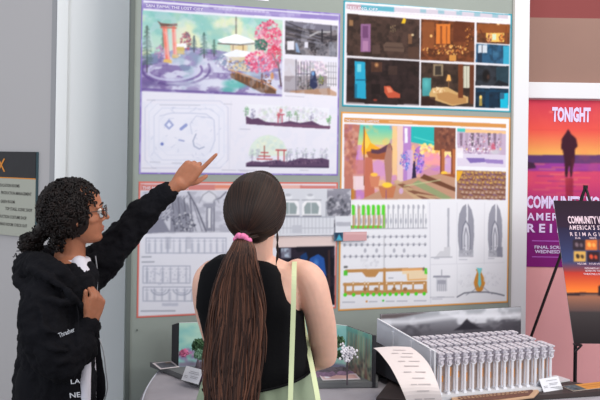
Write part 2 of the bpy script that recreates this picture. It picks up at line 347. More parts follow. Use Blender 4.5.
P.line([(310, 36), (318, 32), (330, 32)], 2, (170, 170, 176), .9); P.line([(322, 30), (322, 48)], 1.4, (36, 34, 42)); P.line([(331, 26), (331, 56)], 1.2, (52, 50, 58)); P.dabs(322, 49, 12, 6, 90, [(38, 36, 42), (96, 90, 96), (64, 60, 66)], (.5, 1.4), .8, 22); P.rect(329, 42, 337, 56, (130, 136, 150), .5)
P.unclip()
q2 = [(284.5, 58.5), (337, 62.5), (336.5, 96), (284, 92)]
P.clip(q2); P.poly(q2, (222, 216, 226)); P.dabs(312, 70, 16, 10, 170, [(196, 178, 200), (224, 204, 220), (170, 160, 184), (150, 160, 160)], (.8, 2), .7, 23)
P.poly([(284, 58), (296, 59), (296, 93), (284, 92)], (196, 192, 202)); P.rect(284, 76, 296, 93, (150, 142, 150)); P.line([(296, 59), (296, 93)], 1.2, (70, 66, 76))
P.rect(296, 76, 330, 95, (122, 112, 116), .8); P.dabs(310, 82, 14, 8, 120, [(58, 54, 62), (96, 84, 84), (164, 150, 150), (84, 92, 84)], (.6, 1.4), .8, 24)
for k in range(5): P.line([(298+k*3, 62), (298+k*3, 86)], .8, (64, 60, 70), .8)
P.line([(297, 74), (312, 74)], 1, (64, 60, 70), .8); P.poly([(311, 71), (315, 71), (317.5, 86), (314, 90), (309.5, 86)], (46, 52, 84)); P.oval(313, 73.5, 2, 2.6, (90, 140, 200)); P.oval(313, 69.8, 1.2, 1.5, (206, 176, 160))
P.dabs(321, 80, 2.4, 5, 24, [(96, 132, 96), (160, 160, 60)], (.5, 1.1), .8, 25); P.poly([(327, 62), (337, 62.5), (337, 88), (327, 86)], (222, 220, 228)); 
for k in range(4): P.line([(328.5+k*2.4, 62), (328.5+k*2.4, 86)], .7, (130, 128, 140))
for k in range(4): P.line([(327, 66+k*6), (337, 66.5+k*6)], .7, (130, 128, 140))
P.poly([(290, 91), (328, 88), (337, 93), (337, 97), (290, 96)], (176, 132, 100), .7); P.unclip()
for (y0, y1) in ((99.8, 100.1),): P.line([(285, 95.8), (304, 97)], .7, (170, 170, 186), .8)
# site plan: grey line drawing
pl = (168, 176, 204)
for k, (ix, iy) in enumerate([(0, 0), (4, 4), (9, 8), (14, 13)]):
    x0, y0, x1, y1 = 145+ix, 100+iy, 228-ix, 168-iy; r = 8
    pts = [(x0+r, y0), (x1-r, y0+1), (x1, y0+r), (x1, y1-r), (x1-r, y1), (x0+r, y1), (x0, y1-r), (x0, y0+r), (x0+r, y0)]
    P.line(pts, .9, pl, [.5, .4, .7, .35][k])
P.poly([(148, 103), (226, 104), (226, 166), (148, 166)], (222, 226, 240), .45); P.noise((206, 212, 230), 26, 20, 31, .56, .62, .25)
P.poly([(169, 119), (174, 125), (169, 130), (164, 125)], (136, 148, 196), .8); P.poly([(169, 122), (171.5, 125), (169, 127.5), (166.5, 125)], (222, 226, 244)); P.line([(181, 129), (186, 125)], 3, (120, 134, 192), .8)
P.line([(179, 140), (184, 141)], 1.2, (140, 150, 196)); P.oval(162, 144, 1.9, 1.9, (96, 112, 180), .9); P.line([(196, 134), (193, 141), (194, 146), (199, 149), (204, 147)], 1, (140, 150, 180), .9)
P.line([(160, 116), (172, 113), (190, 113), (206, 114), (214, 120), (215, 140), (210, 152)], .8, pl, .6); P.line([(212, 118), (196, 116), (190, 124), (192, 134)], .8, pl, .6)
for k in range(36): x = rg.uniform(150, 222); y = rg.uniform(106, 160); P.line([(x, y), (x+rg.uniform(-5, 5), y+rg.uniform(-3, 3))], .8, pl, .45)
for x, y, w in ((147, 100, 8), (224, 104, 8), (150, 162, 10), (172, 163, 12), (200, 162, 8), (160, 105, 40), (142, 168, 14), (222, 170, 14)): P.line([(x, y), (x+w, y+.3)], .8, (150, 152, 170), .5)
P.line([(231, 101), (229, 170)], .6, (200, 204, 220), .8)
# section drawings
P.poly([(246, 104), (329, 108), (329, 126), (246, 120)], (224, 226, 236)); P.dabs(288, 115, 40, 8, 200, [(206, 208, 222), (190, 196, 206), (214, 206, 222), (198, 210, 200)], (1, 2.4), .55, 33)
for x, y, c in ((246, 111, (120, 170, 130)), (253, 114, (150, 150, 180)), (280, 113, (204, 120, 130)), (289, 115, (140, 176, 150)), (297, 115, (150, 180, 150)), (329, 119, (120, 176, 120)), (311, 117, (176, 176, 200))): P.dabs(x, y, 2.5, 5, 26, [c, tuple(v-16 for v in c)], (.5, 1.3), .6, int(x)); P.line([(x, y), (x, y+9)], .7, (110, 100, 120), .8)
P.line([(277, 115), (284, 114.5)], 1, (180, 70, 90)); P.line([(278, 115), (278, 123)], 1, (180, 70, 90)); P.line([(282, 115), (282, 123)], 1, (180, 70, 90))
P.poly([(246, 116), (252, 119), (258, 118), (266, 122), (280, 123), (290, 121), (300, 123), (312, 121), (320, 125), (329, 127), (329, 129), (300, 127.5), (268, 125.5), (246, 124)], (92, 66, 96))
P.poly([(250+k, 0) for k in range(0)] or [(270, 123), (330, 126), (330, 128.5), (270, 125.5)], (110, 76, 104))
P.poly([(268+19.5*cos(t), 156-21*sin(t)) for t in np.linspace(0, pi, 30)], (208, 222, 214)); P.noise((206, 204, 214), 2, 2, 36, 2, 3)
P.dabs(270, 145, 13, 8, 60, [(196, 214, 214), (222, 226, 206), (188, 208, 204)], (1.5, 3.5), .4, 37)
for x in (252, 258, 287, 290, 297, 303, 306, 313, 322, 326): P.dabs(x, 154, 2.3, 6, 26, [(176, 172, 200), (190, 196, 204), (162, 176, 180)], (.6, 1.4), .5, int(x)+1); P.line([(x, 154), (x, 161)], .7, (120, 110, 140), .7)
for a_ in ((264.3, 146, 264.3, 158), (259, 156, 270, 156.3), (261, 152.5, 268, 152.7), (257, 159, 272, 159.3)): P.line([a_[:2], a_[2:]], 1.1, (176, 74, 78) if a_[0] < 264 else (150, 90, 80))
P.line([(278, 150), (278, 161)], 1.2, (178, 78, 84)); P.line([(284, 150), (284, 161)], 1.2, (178, 78, 84)); P.line([(276, 150), (286, 150.3)], 1.4, (178, 78, 84))
P.poly([(246, 163), (252, 161), (262, 162), (276, 160), (288, 162), (300, 158), (312, 159), (322, 158), (329, 160), (329, 167), (246, 165.5)], (90, 68, 98)); P.dabs(290, 162, 38, 2.5, 60, [(126, 102, 124), (64, 50, 80)], (.6, 1.5), .6, 38)
P.poly([(246, 165), (329, 166.5), (329, 168), (246, 166.8)], (66, 50, 78))
for x, y, w in ((240, 129, 10), (238, 170, 18), (240, 171, 8), (300, 170, 8)): P.line([(x, y), (x+w, y+.4)], .7, (160, 160, 178), .7)
pp = P.build('project_poster'); tag(pp, 'purple-bordered poster with red gate and cherry tree painting, upper left on the board', 'poster')
title(pp, "SAN TAMA: THE LOST CITY", 146, 6.8, 57, 3.1)
# --- sheet above, mostly out of frame
a, b_ = ony(150, -1), ony(268.5, 1.2)
P = Print((a.x, -.0005, b_.z+.35), X3, Z3, b_.x-a.x, .35, .008, lambda px, py: ony(px, py)); P.noise((214, 214, 226), 5, 3, 5); P.poly([(210, -12), (262, -10), (262, -1.2), (210, -3)], (120, 104, 140))
tag(P.build('white_sheet'), 'white sheet cut off by the top of the picture, above the purple-bordered poster', 'poster')
# --- teal poster, upper right
P = board_print(XR0, H+.2116*D, XR1, H+.0691*D, bg=(226, 226, 234)); border(P, (48, 146, 166), 1.8)
P.poly([(345.5, 1.6), (509, 13), (509, 14.2), (345.5, 3)], (230, 228, 236))
P.poly([(346, 3.8), (508, 15), (508, 19), (346, 9)], (196, 190, 204)); P.poly([(347, 4), (394, 7.2), (394, 12), (347, 9)], (92, 164, 184)); P.poly([(347, 4), (361, 5), (361, 10), (347, 9)], (206, 150, 160), .8)
for k in range(5): P.poly([(420+k*18, 9+k*1.2), (426+k*18, 9.4+k*1.2), (426+k*18, 13+k*1.2), (420+k*18, 12.6+k*1.2)], (110, 170, 186), .6)
for k in range(44): x = 350+k*3.5; P.line([(x, 10.6+(x-350)*.066), (x+2.2, 10.7+(x-350)*.066)], .7, (150, 140, 160), .5)
fr = [('a', [(347, 13.5), (419.5, 19.5), (419.5, 60), (346.6, 55.5)]), ('b', [(421, 19), (474.5, 22.5), (474, 62.5), (420.5, 60)]), ('c', [(476.5, 22.5), (510, 24.5), (509.4, 44.5), (476.5, 42.7)]),
      ('d', [(476, 43.7), (509.3, 45.6), (509, 64.3), (475.5, 62.5)]), ('e', [(475.6, 64.8), (508.8, 66.2), (508.5, 86.2), (475.2, 85.5)]), ('f', [(475.2, 87.6), (508.5, 88.8), (508, 108.5), (475, 107.4)]),
      ('g', [(346.6, 57.7), (419.3, 61.5), (419, 105.5), (346, 103.5)]), ('h', [(421, 62.2), (474, 65), (473.4, 107), (420.5, 105.6)])]
base = {'a': (78, 60, 54), 'b': (122, 72, 44), 'c': (110, 70, 46), 'd': (54, 100, 134), 'e': (52, 56, 64), 'f': (30, 56, 78), 'g': (56, 42, 42), 'h': (74, 58, 50)}
for i, (n_, q) in enumerate(fr):
    P.clip(q); P.poly(q, base[n_]); mm = P.polymask(q); b0 = np.array(base[n_])
    P.blend(mm*np.clip((vnoise(P.gx.shape, 40, 24, 50+i)-.45)/.15, 0, 1)*.5, b0*.6); P.blend(mm*np.clip((vnoise(P.gx.shape, 26, 18, 70+i)-.5)/.12, 0, 1)*.4, b0*1.35)
    if n_ == 'a':
        P.rect(360.5, 24, 370.5, 52, (150, 110, 150)); P.rect(362.5, 26, 368, 38, (120, 80, 120)); P.rect(362.5, 41, 368, 51, (176, 134, 170)); P.rect(349, 20, 353, 26, (206, 160, 110), .6)
        P.poly([(401, 23.5), (405, 23.5), (406, 19.5), (403.5, 17.5)], (226, 190, 50)); P.poly([(386, 42), (402, 43), (404, 48), (404, 52), (384, 51), (383, 45)], (106, 86, 76)); P.line([(385, 47), (403, 48)], 1.2, (84, 66, 60))
        P.dabs(393, 29, 3, 4, 20, [(190, 176, 130), (120, 104, 84)], (.5, 1), .7, 3); P.rect(408, 34, 412, 44, (150, 110, 80), .7); P.oval(412.5, 35, 2, 1.6, (220, 200, 160), .9); P.rect(408, 47, 419, 58, (96, 70, 58), .7); P.rect(372, 45, 380, 54, (96, 76, 70), .8)
    if n_ == 'b':
        P.rect(436, 24, 450, 44, (214, 130, 60)); P.rect(440, 26, 442, 44, (120, 66, 36), .7); P.rect(446, 26, 447, 44, (120, 66, 36), .7); P.rect(422, 22, 434, 48, (150, 92, 54), .8); P.rect(453, 22, 470, 42, (106, 58, 38), .8)
        P.dabs(446, 50, 24, 5, 150, [(232, 176, 96), (196, 120, 66), (150, 92, 56), (84, 46, 32), (240, 200, 130)], (.6, 1.6), .8, 4); P.dabs(468, 36, 4, 9, 40, [(236, 170, 90), (120, 66, 40)], (.6, 1.3), .8, 5); P.rect(449, 55, 456, 61, (206, 150, 80)); P.oval(431, 36, 2, 2, (244, 200, 130), .9)
    if n_ == 'c':
        P.rect(477, 24, 509, 33, (160, 96, 50), .8); P.oval(498, 24, 3, 2, (250, 220, 170), 1, .8); P.rect(486, 33, 504, 42, (238, 196, 110)); P.rect(492, 34, 496, 40, (210, 226, 200)); P.dabs(489, 38, 3, 5, 30, [(120, 76, 56), (214, 150, 110)], (.6, 1.5), .9, 6); P.dabs(502, 38, 3, 5, 30, [(206, 120, 60), (110, 66, 40)], (.6, 1.5), .9, 7); P.line([(480, 30), (488, 44)], 1.6, (110, 60, 40)); P.line([(506, 27), (506, 44)], 2, (140, 80, 44))
    if n_ == 'd':
        P.rect(478, 45, 487, 53, (206, 214, 224)); P.line([(482, 45), (482, 53)], .8, (70, 70, 80)); P.rect(477, 53, 482, 64, (40, 60, 84)); P.rect(503, 46, 510, 65, (70, 190, 220), .8); P.line([(492, 46), (492, 60)], 1, (40, 70, 96)); P.oval(496, 54, 8, 5, (84, 134, 164), .6, .9)
    if n_ == 'e': P.oval(486, 76, 6, 9, (30, 26, 28), .95, .4); P.oval(488, 77, 2.6, 4, (92, 66, 56), .8, .6); P.rect(496, 67, 509, 86, (52, 88, 104), .6); P.poly([(492, 87), (498, 80), (509, 84), (509, 87)], (36, 40, 48))
    if n_ == 'f': P.rect(479, 96, 482, 106, (206, 176, 90), .8); P.oval(480.5, 97, 2, 2.4, (250, 214, 130)); P.rect(500, 93, 508, 108, (30, 190, 220)); P.rect(500, 93, 504, 99, (60, 110, 140)); P.rect(485, 92, 489, 108, (24, 70, 100), .8); P.rect(477, 90, 508, 92, (30, 80, 110), .6)
    if n_ == 'g':
        P.poly([(354.5, 61), (365, 62), (366, 99), (355, 98)], (48, 170, 204)); P.rect(357, 64, 361, 72, (150, 220, 230), .8); P.line([(356, 80), (366, 80)], 1.2, (26, 100, 130)); P.rect(354, 84, 357, 98, (30, 110, 140), .7)
        P.oval(376.5, 65, 3.4, 3.6, (240, 190, 130), 1, .9); P.rect(371, 62, 382, 72, (150, 96, 66), .35); P.poly([(384, 86), (390, 86), (394, 91), (400, 94), (400, 98), (388, 98), (384, 92)], (196, 96, 70)); P.poly([(386, 87), (390, 87.5), (393, 92), (388, 93)], (226, 140, 110)); P.oval(375, 100, 3, 1.4, (170, 76, 60), .8)
        P.rect(371, 84, 380, 94, (36, 26, 26), .8); P.rect(388, 66, 397, 75, (84, 64, 58), .7)
    if n_ == 'h':
        P.rect(422, 78, 431, 96, (82, 170, 176), .9); P.oval(426, 84, 6, 9, (110, 200, 200), .7, .9); P.rect(433, 64, 443, 76, (150, 134, 110)); P.rect(435, 66, 441, 75, (70, 62, 56)); P.poly([(446, 81), (451, 81), (450, 75), (447.5, 74.5)], (232, 180, 110)); P.oval(448.5, 79, 5, 5, (240, 180, 100), .35, 1); P.line([(448.5, 81), (448.5, 92)], .8, (160, 120, 80))
        P.poly([(429, 94), (432, 88), (447, 87), (456, 92), (468, 97), (468, 103), (452, 106), (437, 101), (430, 99)], (206, 172, 120)); P.poly([(436, 93), (448, 92), (466, 98), (466, 103), (452, 104.5), (438, 99)], (188, 146, 96)); P.dabs(438, 90, 6, 2.6, 40, [(236, 214, 176), (190, 130, 80), (222, 196, 150)], (1, 2), .9, 8)
        P.rect(462, 66, 474, 88, (206, 206, 190)); 
        for k in range(4): P.line([(463.5+k*3, 66), (463.5+k*3, 88)], .8, (130, 130, 116), .7)
        P.rect(458, 64, 463, 98, (120, 70, 44)); P.rect(469.5, 64, 474, 104, (110, 64, 42)); P.rect(421, 97, 435, 106, (60, 36, 32), .8)
    P.unclip()
P.line([(347, 56.5), (372, 58)], 1, (220, 216, 222), .8); P.line([(347, 102.5), (364, 103.3)], 1, (214, 210, 218), .8); P.line([(404, 104.3), (418, 104.8)], 1, (200, 196, 206), .7)
P.a[:] = np.where(P.polymask([(345, 13), (511, 24), (510, 109), (345, 104)])[..., None] > .5, (P.a/255)**1.15*255*.97, P.a)
pt = P.build('project_poster'); tag(pt, 'teal-bordered poster of dark lamp-lit bedroom and parlour pictures, upper right on the board', 'poster')
title(pt, 'FEELING OFF', 347.5, 8.6, 30, 3.2)
# --- orange poster, lower right
P = board_print(XR0-.004, H+.0621*D, XR1, H-.2049*D, bg=(230, 232, 240)); border(P, (214, 150, 78), 1.5)
P.poly([(344, 117.6), (506, 124), (506, 128), (344, 122)], (206, 142, 78)); P.line([(389, 121.5), (412, 122.7)], 1, (236, 200, 160), .9)
q = [(344, 124), (455.5, 128), (455, 199), (344, 199.5)]; P.clip(q)
P.vgrad(124, 150, (66, 190, 190), (240, 216, 120), 400); P.blend(P.polymask([(344, 145), (456, 145), (456, 200), (344, 200)]), (206, 150, 190)); P.noise((236, 190, 110), 12, 14, 91, .48, .6, .7); P.noise((176, 110, 196), 14, 18, 92, .56, .64, .5)
P.poly([(344, 124), (360, 124.5), (358, 140), (355, 165), (356, 199), (344, 199)], (184, 118, 104)); P.dabs(350, 150, 7, 26, 60, [(206, 140, 120), (140, 80, 76), (226, 180, 160), (170, 110, 130)], (2, 4.5), .45, 41); P.rect(353, 174, 366, 190, (232, 212, 216), .9)
P.poly([(344, 190), (354, 189), (354, 200), (344, 200)], (190, 130, 60))
P.poly([(364, 128), (367, 134), (371, 143), (381, 149), (383, 151), (376, 152), (371, 152.5), (363, 155), (361, 150), (363, 140)], (240, 172, 42)); P.poly([(366, 133), (370, 143), (366, 150), (364, 144)], (252, 200, 80)); P.line([(364, 127), (364, 185)], 1.2, (130, 76, 60))
P.poly([(366, 152), (392, 146), (393, 160), (369, 159)], (160, 90, 60)); P.poly([(371, 149), (378, 150), (390, 143), (393, 150), (378, 154), (371, 153)], (92, 60, 76)); P.rect(367, 160, 396, 180, (208, 150, 196), .6)
P.poly([(365, 157), (372, 158), (375, 199), (364, 199)], (190, 110, 90)); P.rect(353, 160, 365, 176, (196, 120, 110), .7)
P.poly([(387, 146), (391, 146), (393, 160), (391, 184), (386, 184), (384, 160)], (170, 124, 110)); P.oval(389, 146, 2.4, 3, (158, 110, 96))
P.rect(397, 126, 403, 186, (226, 196, 190)); P.rect(403, 126, 411, 186, (176, 130, 196)); P.rect(404.5, 128, 407.5, 143, (232, 232, 244)); P.rect(392, 126, 397, 175, (236, 196, 140), .9); P.rect(407, 150, 413, 186, (206, 176, 220), .8)
P.dabs(405, 161, 5, 9, 70, [(92, 110, 206), (150, 100, 190), (70, 150, 210), (224, 210, 240)], (.5, 1.3), .9, 42); P.dabs(419, 160, 5, 13, 120, [(150, 96, 200), (96, 80, 180), (200, 140, 220), (120, 130, 220)], (.8, 1.8), .85, 43); P.oval(418, 150, 3, 4, (176, 110, 196), .9)
P.poly([(411, 126), (456, 128), (456, 144), (440, 150), (430, 146), (411, 142)], (40, 176, 176)); P.dabs(430, 150, 14, 6, 60, [(244, 214, 120), (250, 232, 160), (232, 170, 90)], (1.5, 3), .8, 44); P.poly([(424, 152), (440, 154), (440, 166), (424, 164)], (240, 150, 170), .7); P.line([(414, 137), (436, 143)], 1.4, (90, 210, 200), .8)
P.poly([(413, 163), (415, 163), (416.5, 182), (411.5, 182)], (50, 40, 70)); P.oval(414, 162, 1.2, 1.5, (60, 40, 60))
P.poly([(434, 127), (456, 128), (456, 152), (434, 150)], (122, 74, 60)); P.dabs(446, 138, 9, 10, 50, [(106, 64, 56), (160, 104, 80), (90, 56, 52)], (1.5, 3), .5, 45)
for x in (440, 451): P.rect(x, 149, x+4.6, 178, (178, 106, 66)); P.rect(x, 149, x+1.4, 178, (120, 66, 50))
P.poly([(444, 152), (451, 152), (451, 158), (447.5, 154), (444.6, 158)], (244, 222, 150)); P.rect(444.6, 158, 451, 172, (206, 176, 214), .7); P.oval(444, 173, 5, 2.4, (246, 200, 70)); P.rect(438, 174, 456, 178, (150, 84, 52))
P.poly([(393, 184), (414, 178), (440, 174), (456, 178), (456, 200), (360, 200)], (188, 146, 122)); 
for k in range(5): P.poly([(392+k*5, 181+k*3.4), (398+k*5, 180+k*3.4), (426+k*8, 199), (416+k*8, 200)], (120, 76, 60) if k % 2 else (196, 166, 130), .85)
P.poly([(424, 174), (456, 188), (456, 192), (420, 178)], (110, 70, 52)); P.poly([(418, 180), (452, 198), (444, 200), (412, 184)], (128, 160, 112), .7); P.line([(404, 186), (440, 180)], 1.2, (190, 200, 150), .8)
P.poly([(378, 186), (396, 186), (393, 198), (382, 198)], (190, 120, 84)); P.oval(387, 185, 7, 3.4, (248, 206, 66)); P.poly([(369, 176), (380, 176), (378, 187), (371, 187)], (204, 130, 100)); P.oval(374, 174.6, 5.2, 2.4, (246, 190, 80)); P.line([(386, 190), (386, 199)], 1, (110, 70, 160), .6); P.oval(401, 191, 3, 4, (206, 170, 210), .9)
P.unclip()
q = [(457, 128), (505.7, 130.6), (505.7, 167.5), (457, 166)]; P.clip(q); P.poly(q, (190, 170, 196)); P.poly([(457, 128), (465, 128.5), (465, 132), (457, 131.5)], (70, 190, 180)); P.poly([(465, 129), (506, 131), (506, 134), (465, 132.5)], (236, 190, 140))
for k in range(8): x = 461+k*5.6; P.poly([(x-1.6, 133), (x+1.6, 133), (x+1, 146), (x-1, 146)], [(120, 100, 120), (170, 150, 170), (90, 80, 90)][k % 3], .8); P.oval(x, 149, 1.2, 1.6, [(206, 90, 110), (240, 210, 120), (240, 240, 250)][k % 3])
P.dabs(480, 144, 22, 9, 130, [(226, 200, 216), (160, 120, 160), (244, 236, 244), (120, 96, 120), (206, 140, 160)], (.6, 1.6), .7, 46); P.oval(493, 147, 3.6, 6, (196, 84, 108), .8, .5); P.oval(495, 152, 8, 4, (196, 196, 206), .8, .5)
P.poly([(457, 153), (506, 155), (506, 168), (457, 166)], (214, 206, 226)); P.poly([(466, 158), (484, 158), (487, 162), (470, 163)], (128, 108, 176)); P.poly([(484, 159), (503, 160), (503, 164), (486, 163)], (150, 128, 190)); P.dabs(476, 152, 16, 2, 30, [(240, 240, 246), (130, 110, 150)], (.6, 1.2), .8, 47); P.rect(457, 148, 463, 158, (236, 236, 242), .8); P.unclip()
q = [(456.5, 170), (505.7, 171.6), (505.5, 200), (456.5, 199)]; P.clip(q); P.poly(q, (150, 110, 90)); 
for k in range(14):
    for j in range(6):
        x = 456+k*4+j*1.6; y = 172+j*5+((k*7) % 3)*.4; P.oval(x, y, 2.1, 1.6, (200, 160, 90) if j < 3 else (196, 168, 150), .9, .5); P.line([(x-1.5, y+1.6), (x+1.8, y+2.6)], 1.1, (96, 56, 60) if (k+j) % 3 else (110, 80, 140), .8)
P.poly([(456, 171), (463, 171), (459, 180), (456, 182)], (226, 170, 50)); P.dabs(480, 178, 20, 6, 50, [(236, 186, 80), (120, 60, 60), (140, 110, 170)], (.6, 1.2), .8, 48); P.unclip()
# elevations and plan drawings
gl = (150, 152, 166)
P.rect(346, 200.5, 427, 228, (234, 236, 242)); 
for k in range(15):
    x = 353+k*5.0
    if k < 7: P.rect(x-.3, 206, x+2.3, 228, (176, 120, 70), .55)
    P.line([(x, 205), (x, 228)], 1.1, (120, 124, 140) if k > 6 else (150, 120, 90), .7); P.oval(x+.6, 207, 1.8, 2.6, gl, .5)
    P.oval(x+2.8, 221, 1.4, 4, (140, 144, 160), .6, .3); P.line([(x+2.6, 214), (x+2.6, 227)], .7, (150, 154, 170), .7)
    if k % 1 == 0 and k < 7 and k != 1: P.rect(x-1.3, 205, x+1.6, 215, (84, 214, 52))
P.rect(349, 225.6, 382, 228.4, (96, 210, 60)); 
for k in range(6): P.rect(352+k*5, 225.6, 354+k*5, 228.4, (176, 130, 80))
P.line([(384, 205), (384, 228)], 1.2, (90, 214, 60)); P.line([(346, 229), (427, 228)], .8, gl)
for r_, y in enumerate((237, 245, 256.5)):
    P.line([(345, y), (426, y-.8)], .8, (176, 178, 190), .8)
    for k in range(15):
        x = 344.5+k*5.75; P.oval(x, y-.01*(x-344)*1, 2.2, 2.4, (170, 172, 184), .9, .5); P.oval(x, y, 1.1, 1.2, (120, 124, 140), .8)
for x in (365, 376.5, 394, 404): P.oval(x, 250.5, 2, 3, (160, 162, 176), .8, .4)
P.line([(384, 236), (384, 268)], 1.6, (190, 192, 200), .8); P.dabs(368, 263, 12, 4, 30, [(222, 224, 232), (206, 208, 218)], (1, 2.4), .6, 49)
br_ = (190, 140, 86)
P.poly([(345, 269.5), (425, 267.5), (425, 270.5), (345, 272.5)], br_); P.poly([(361, 271), (380, 270.5), (375, 277), (366, 277)], br_); P.rect(383, 268, 385.6, 290, br_); P.poly([(402, 269), (427, 268), (427, 280), (407, 281), (406, 274), (402, 274)], (236, 214, 180)); P.line([(402, 270), (426, 269)], 1.4, (226, 150, 80)); P.line([(408, 274), (408, 280), (426, 279)], 1, (226, 160, 90))
P.poly([(343, 283), (426, 281), (426, 284), (343, 286)], br_); P.poly([(345, 291), (427, 289), (427, 293), (345, 295)], br_); P.rect(344, 283, 346.4, 294, br_); P.rect(424, 281, 426.6, 292, br_)
for x in (353, 364.5, 368, 379, 386.5, 394, 401, 413, 424): P.rect(x-.8, 283, x+.8, 292, br_); P.oval(x, 283.5, 2, 2, br_); P.oval(x, 283.3, 1.1, 1.1, (240, 226, 206))
for x in (365, 376, 394, 405): P.oval(x, 289, 3, 2.2, (150, 104, 60), .9)
for x in (345, 353.5, 362.5, 367.5, 373.5, 379.5, 384.5, 390, 396, 402, 408, 416, 424): P.oval(x, 294.8-.015*(x-345), 2.4, 2.3, (78, 220, 46), 1, .25)
P.rect(343.6, 270.5, 347.4, 275.5, (84, 196, 60)); P.rect(343.6, 266, 347.4, 268, (86, 90, 90)); P.oval(423.5, 269, 1.6, 2.4, (96, 96, 100), .8); P.rect(424.5, 268, 427, 274, (86, 206, 60)); P.line([(388.5, 278), (393, 278)], .8, gl)
P.oval(366.5, 301.4, 1.4, 1.4, (206, 140, 70)); P.oval(383, 300.6, 1.4, 1.4, (60, 200, 60)); 
for x, w in ((342.5, 12), (369, 8), (386, 8), (397, 10), (414, 12)): P.line([(x, 302.2-.02*(x-342)), (x+w, 302.1-.02*(x-342))], .9, (140, 142, 160), .7)
# right column of line drawings
P.line([(429.5, 203), (430.5, 303)], .7, (200, 202, 214)); P.line([(457, 203), (456.5, 264)], .6, (206, 208, 218)); P.line([(484.5, 203), (484, 264)], .6, (206, 208, 218)); P.line([(430, 264.6), (504, 262.5)], .6, (206, 208, 218)); P.line([(457, 265), (457, 297)], .6, (206, 208, 218))
P.rect(447.2, 208, 449.2, 257, (176, 178, 190)); P.poly([(435, 257), (440, 251), (444, 251), (444, 247), (450, 247), (450, 257)], (206, 208, 216)); P.line([(431, 257.4), (452, 257)], .8, gl)
for (ox, w, dx) in ((457.5, 16.5, 0), (487.5, 14.6, 0)):
    n_ = lambda t: ox+w*t
    P.poly([(n_(.02), 225), (n_(.1), 214), (n_(.3), 206.5), (n_(.52), 204), (n_(.54), 215), (n_(.5), 226), (n_(.38), 240), (n_(.34), 254), (n_(.12), 253), (n_(.02), 240)], (150, 152, 166))
    P.poly([(n_(.62), 203.6), (n_(.85), 210), (n_(.98), 220), (n_(1), 236), (n_(.92), 252), (n_(.72), 256), (n_(.74), 240), (n_(.62), 224)], (150, 152, 166))
    P.poly([(n_(.3), 256), (n_(.28), 236), (n_(.34), 227), (n_(.5), 221), (n_(.66), 227), (n_(.74), 236), (n_(.74), 256)], (208, 210, 220)); P.line([(n_(.28), 252), (n_(.26), 236), (n_(.34), 226), (n_(.5), 221), (n_(.68), 226), (n_(.76), 236), (n_(.74), 252)], 1.2, (116, 118, 134)); P.line([(n_(.4), 255), (n_(.4), 236), (n_(.5), 228), (n_(.62), 236), (n_(.62), 255)], 1.1, (130, 132, 148))
    P.rect(n_(.06), 250, n_(.96), 257, (170, 172, 184), .8); P.dabs(n_(.5), 250, 5, 5, 30, [(120, 122, 138), (220, 222, 230)], (.4, .9), .7, int(ox))
P.poly([(497, 247), (502.5, 247), (502.5, 257), (497, 257)], (130, 132, 148), .8)
P.rect(436, 278, 447, 291, (206, 208, 218)); P.rect(437, 280, 446, 284, (160, 162, 176)); P.rect(433, 275.6, 450, 277.6, (150, 152, 166)); P.line([(441.5, 270), (441.5, 276)], 1, gl)
for k in range(5): P.line([(437.5+k*2, 284), (437.5+k*2, 291)], .7, gl)
P.line([(430, 297.4), (454, 297)], .7, gl, .8)
P.poly([(475.5, 269), (482, 269), (481, 272), (483.5, 277), (485, 283), (482.5, 290), (479, 292.5), (475.5, 290), (473.5, 283), (475, 277), (477, 272)], (206, 140, 60)); P.poly([(476.5, 268), (482, 268), (480.2, 274), (481.2, 284), (479.4, 288), (477.8, 284), (478.4, 274)], (120, 206, 214))
P.line([(457, 297), (464, 293), (474, 292), (486, 292), (496, 293.5), (504, 295.5)], 1.3, (100, 102, 116)); P.line([(466, 295), (474, 290), (477, 286)], .8, gl); P.line([(492, 294), (485, 289), (482, 286)], .8, gl); P.dabs(466, 281, 8, 7, 24, [(214, 216, 226), (222, 224, 232)], (.8, 2), .7, 50); P.dabs(492, 279, 8, 7, 24, [(214, 216, 226), (222, 224, 232)], (.8, 2), .7, 51)
for x, y, w in ((434, 258.5, 5), (459, 259.5, 8), (488, 258.5, 6), (432, 299, 10), (437, 297, 7)): P.line([(x, y), (x+w, y)], .7, (150, 152, 170), .8)
po = P.build('project_poster'); tag(po, 'orange-bordered poster with desert arches painting and column elevations, lower right on the board', 'poster')
title(po, 'THE HANGING GARDENS', 345, 121.6, 34, 3.0); 
# --- red poster, lower left
P = board_print(XL0, H-.0328*D, XL1, H-.2012*D, bg=(222, 224, 236)); border(P, (206, 110, 100), 1.5)
P.poly([(140.5, 184), (336, 185.5), (336, 189), (140.5, 190.5)], (200, 128, 124)); P.poly([(215, 184), (300, 185), (300, 189), (215, 190)], (226, 190, 182), .7); P.poly([(215, 185), (240, 185.3), (240, 188), (215, 188)], (214, 110, 80), .6)
q = [(141, 191.5), (232, 190.5), (232, 232), (140.6, 234)]; P.clip(q); P.poly(q, (198, 200, 214)); P.noise((166, 168, 184), 24, 24, 101, .5, .62, .7)
for k in range(5): P.line([(141+k*3, 230), (175+k*3, 196)], 1, (110, 112, 128), .6)
P.poly([(171, 200), (180, 196), (188, 206), (192, 232), (170, 232)], (140, 142, 158)); P.poly([(141, 222), (160, 214), (170, 232), (141, 234)], (132, 134, 152))
for x in (172, 178, 184, 190): P.line([(x, 198), (x+3, 231)], 1.1, (88, 90, 106), .8); P.line([(x+3, 203), (x+12, 231)], .9, (112, 114, 130), .8)
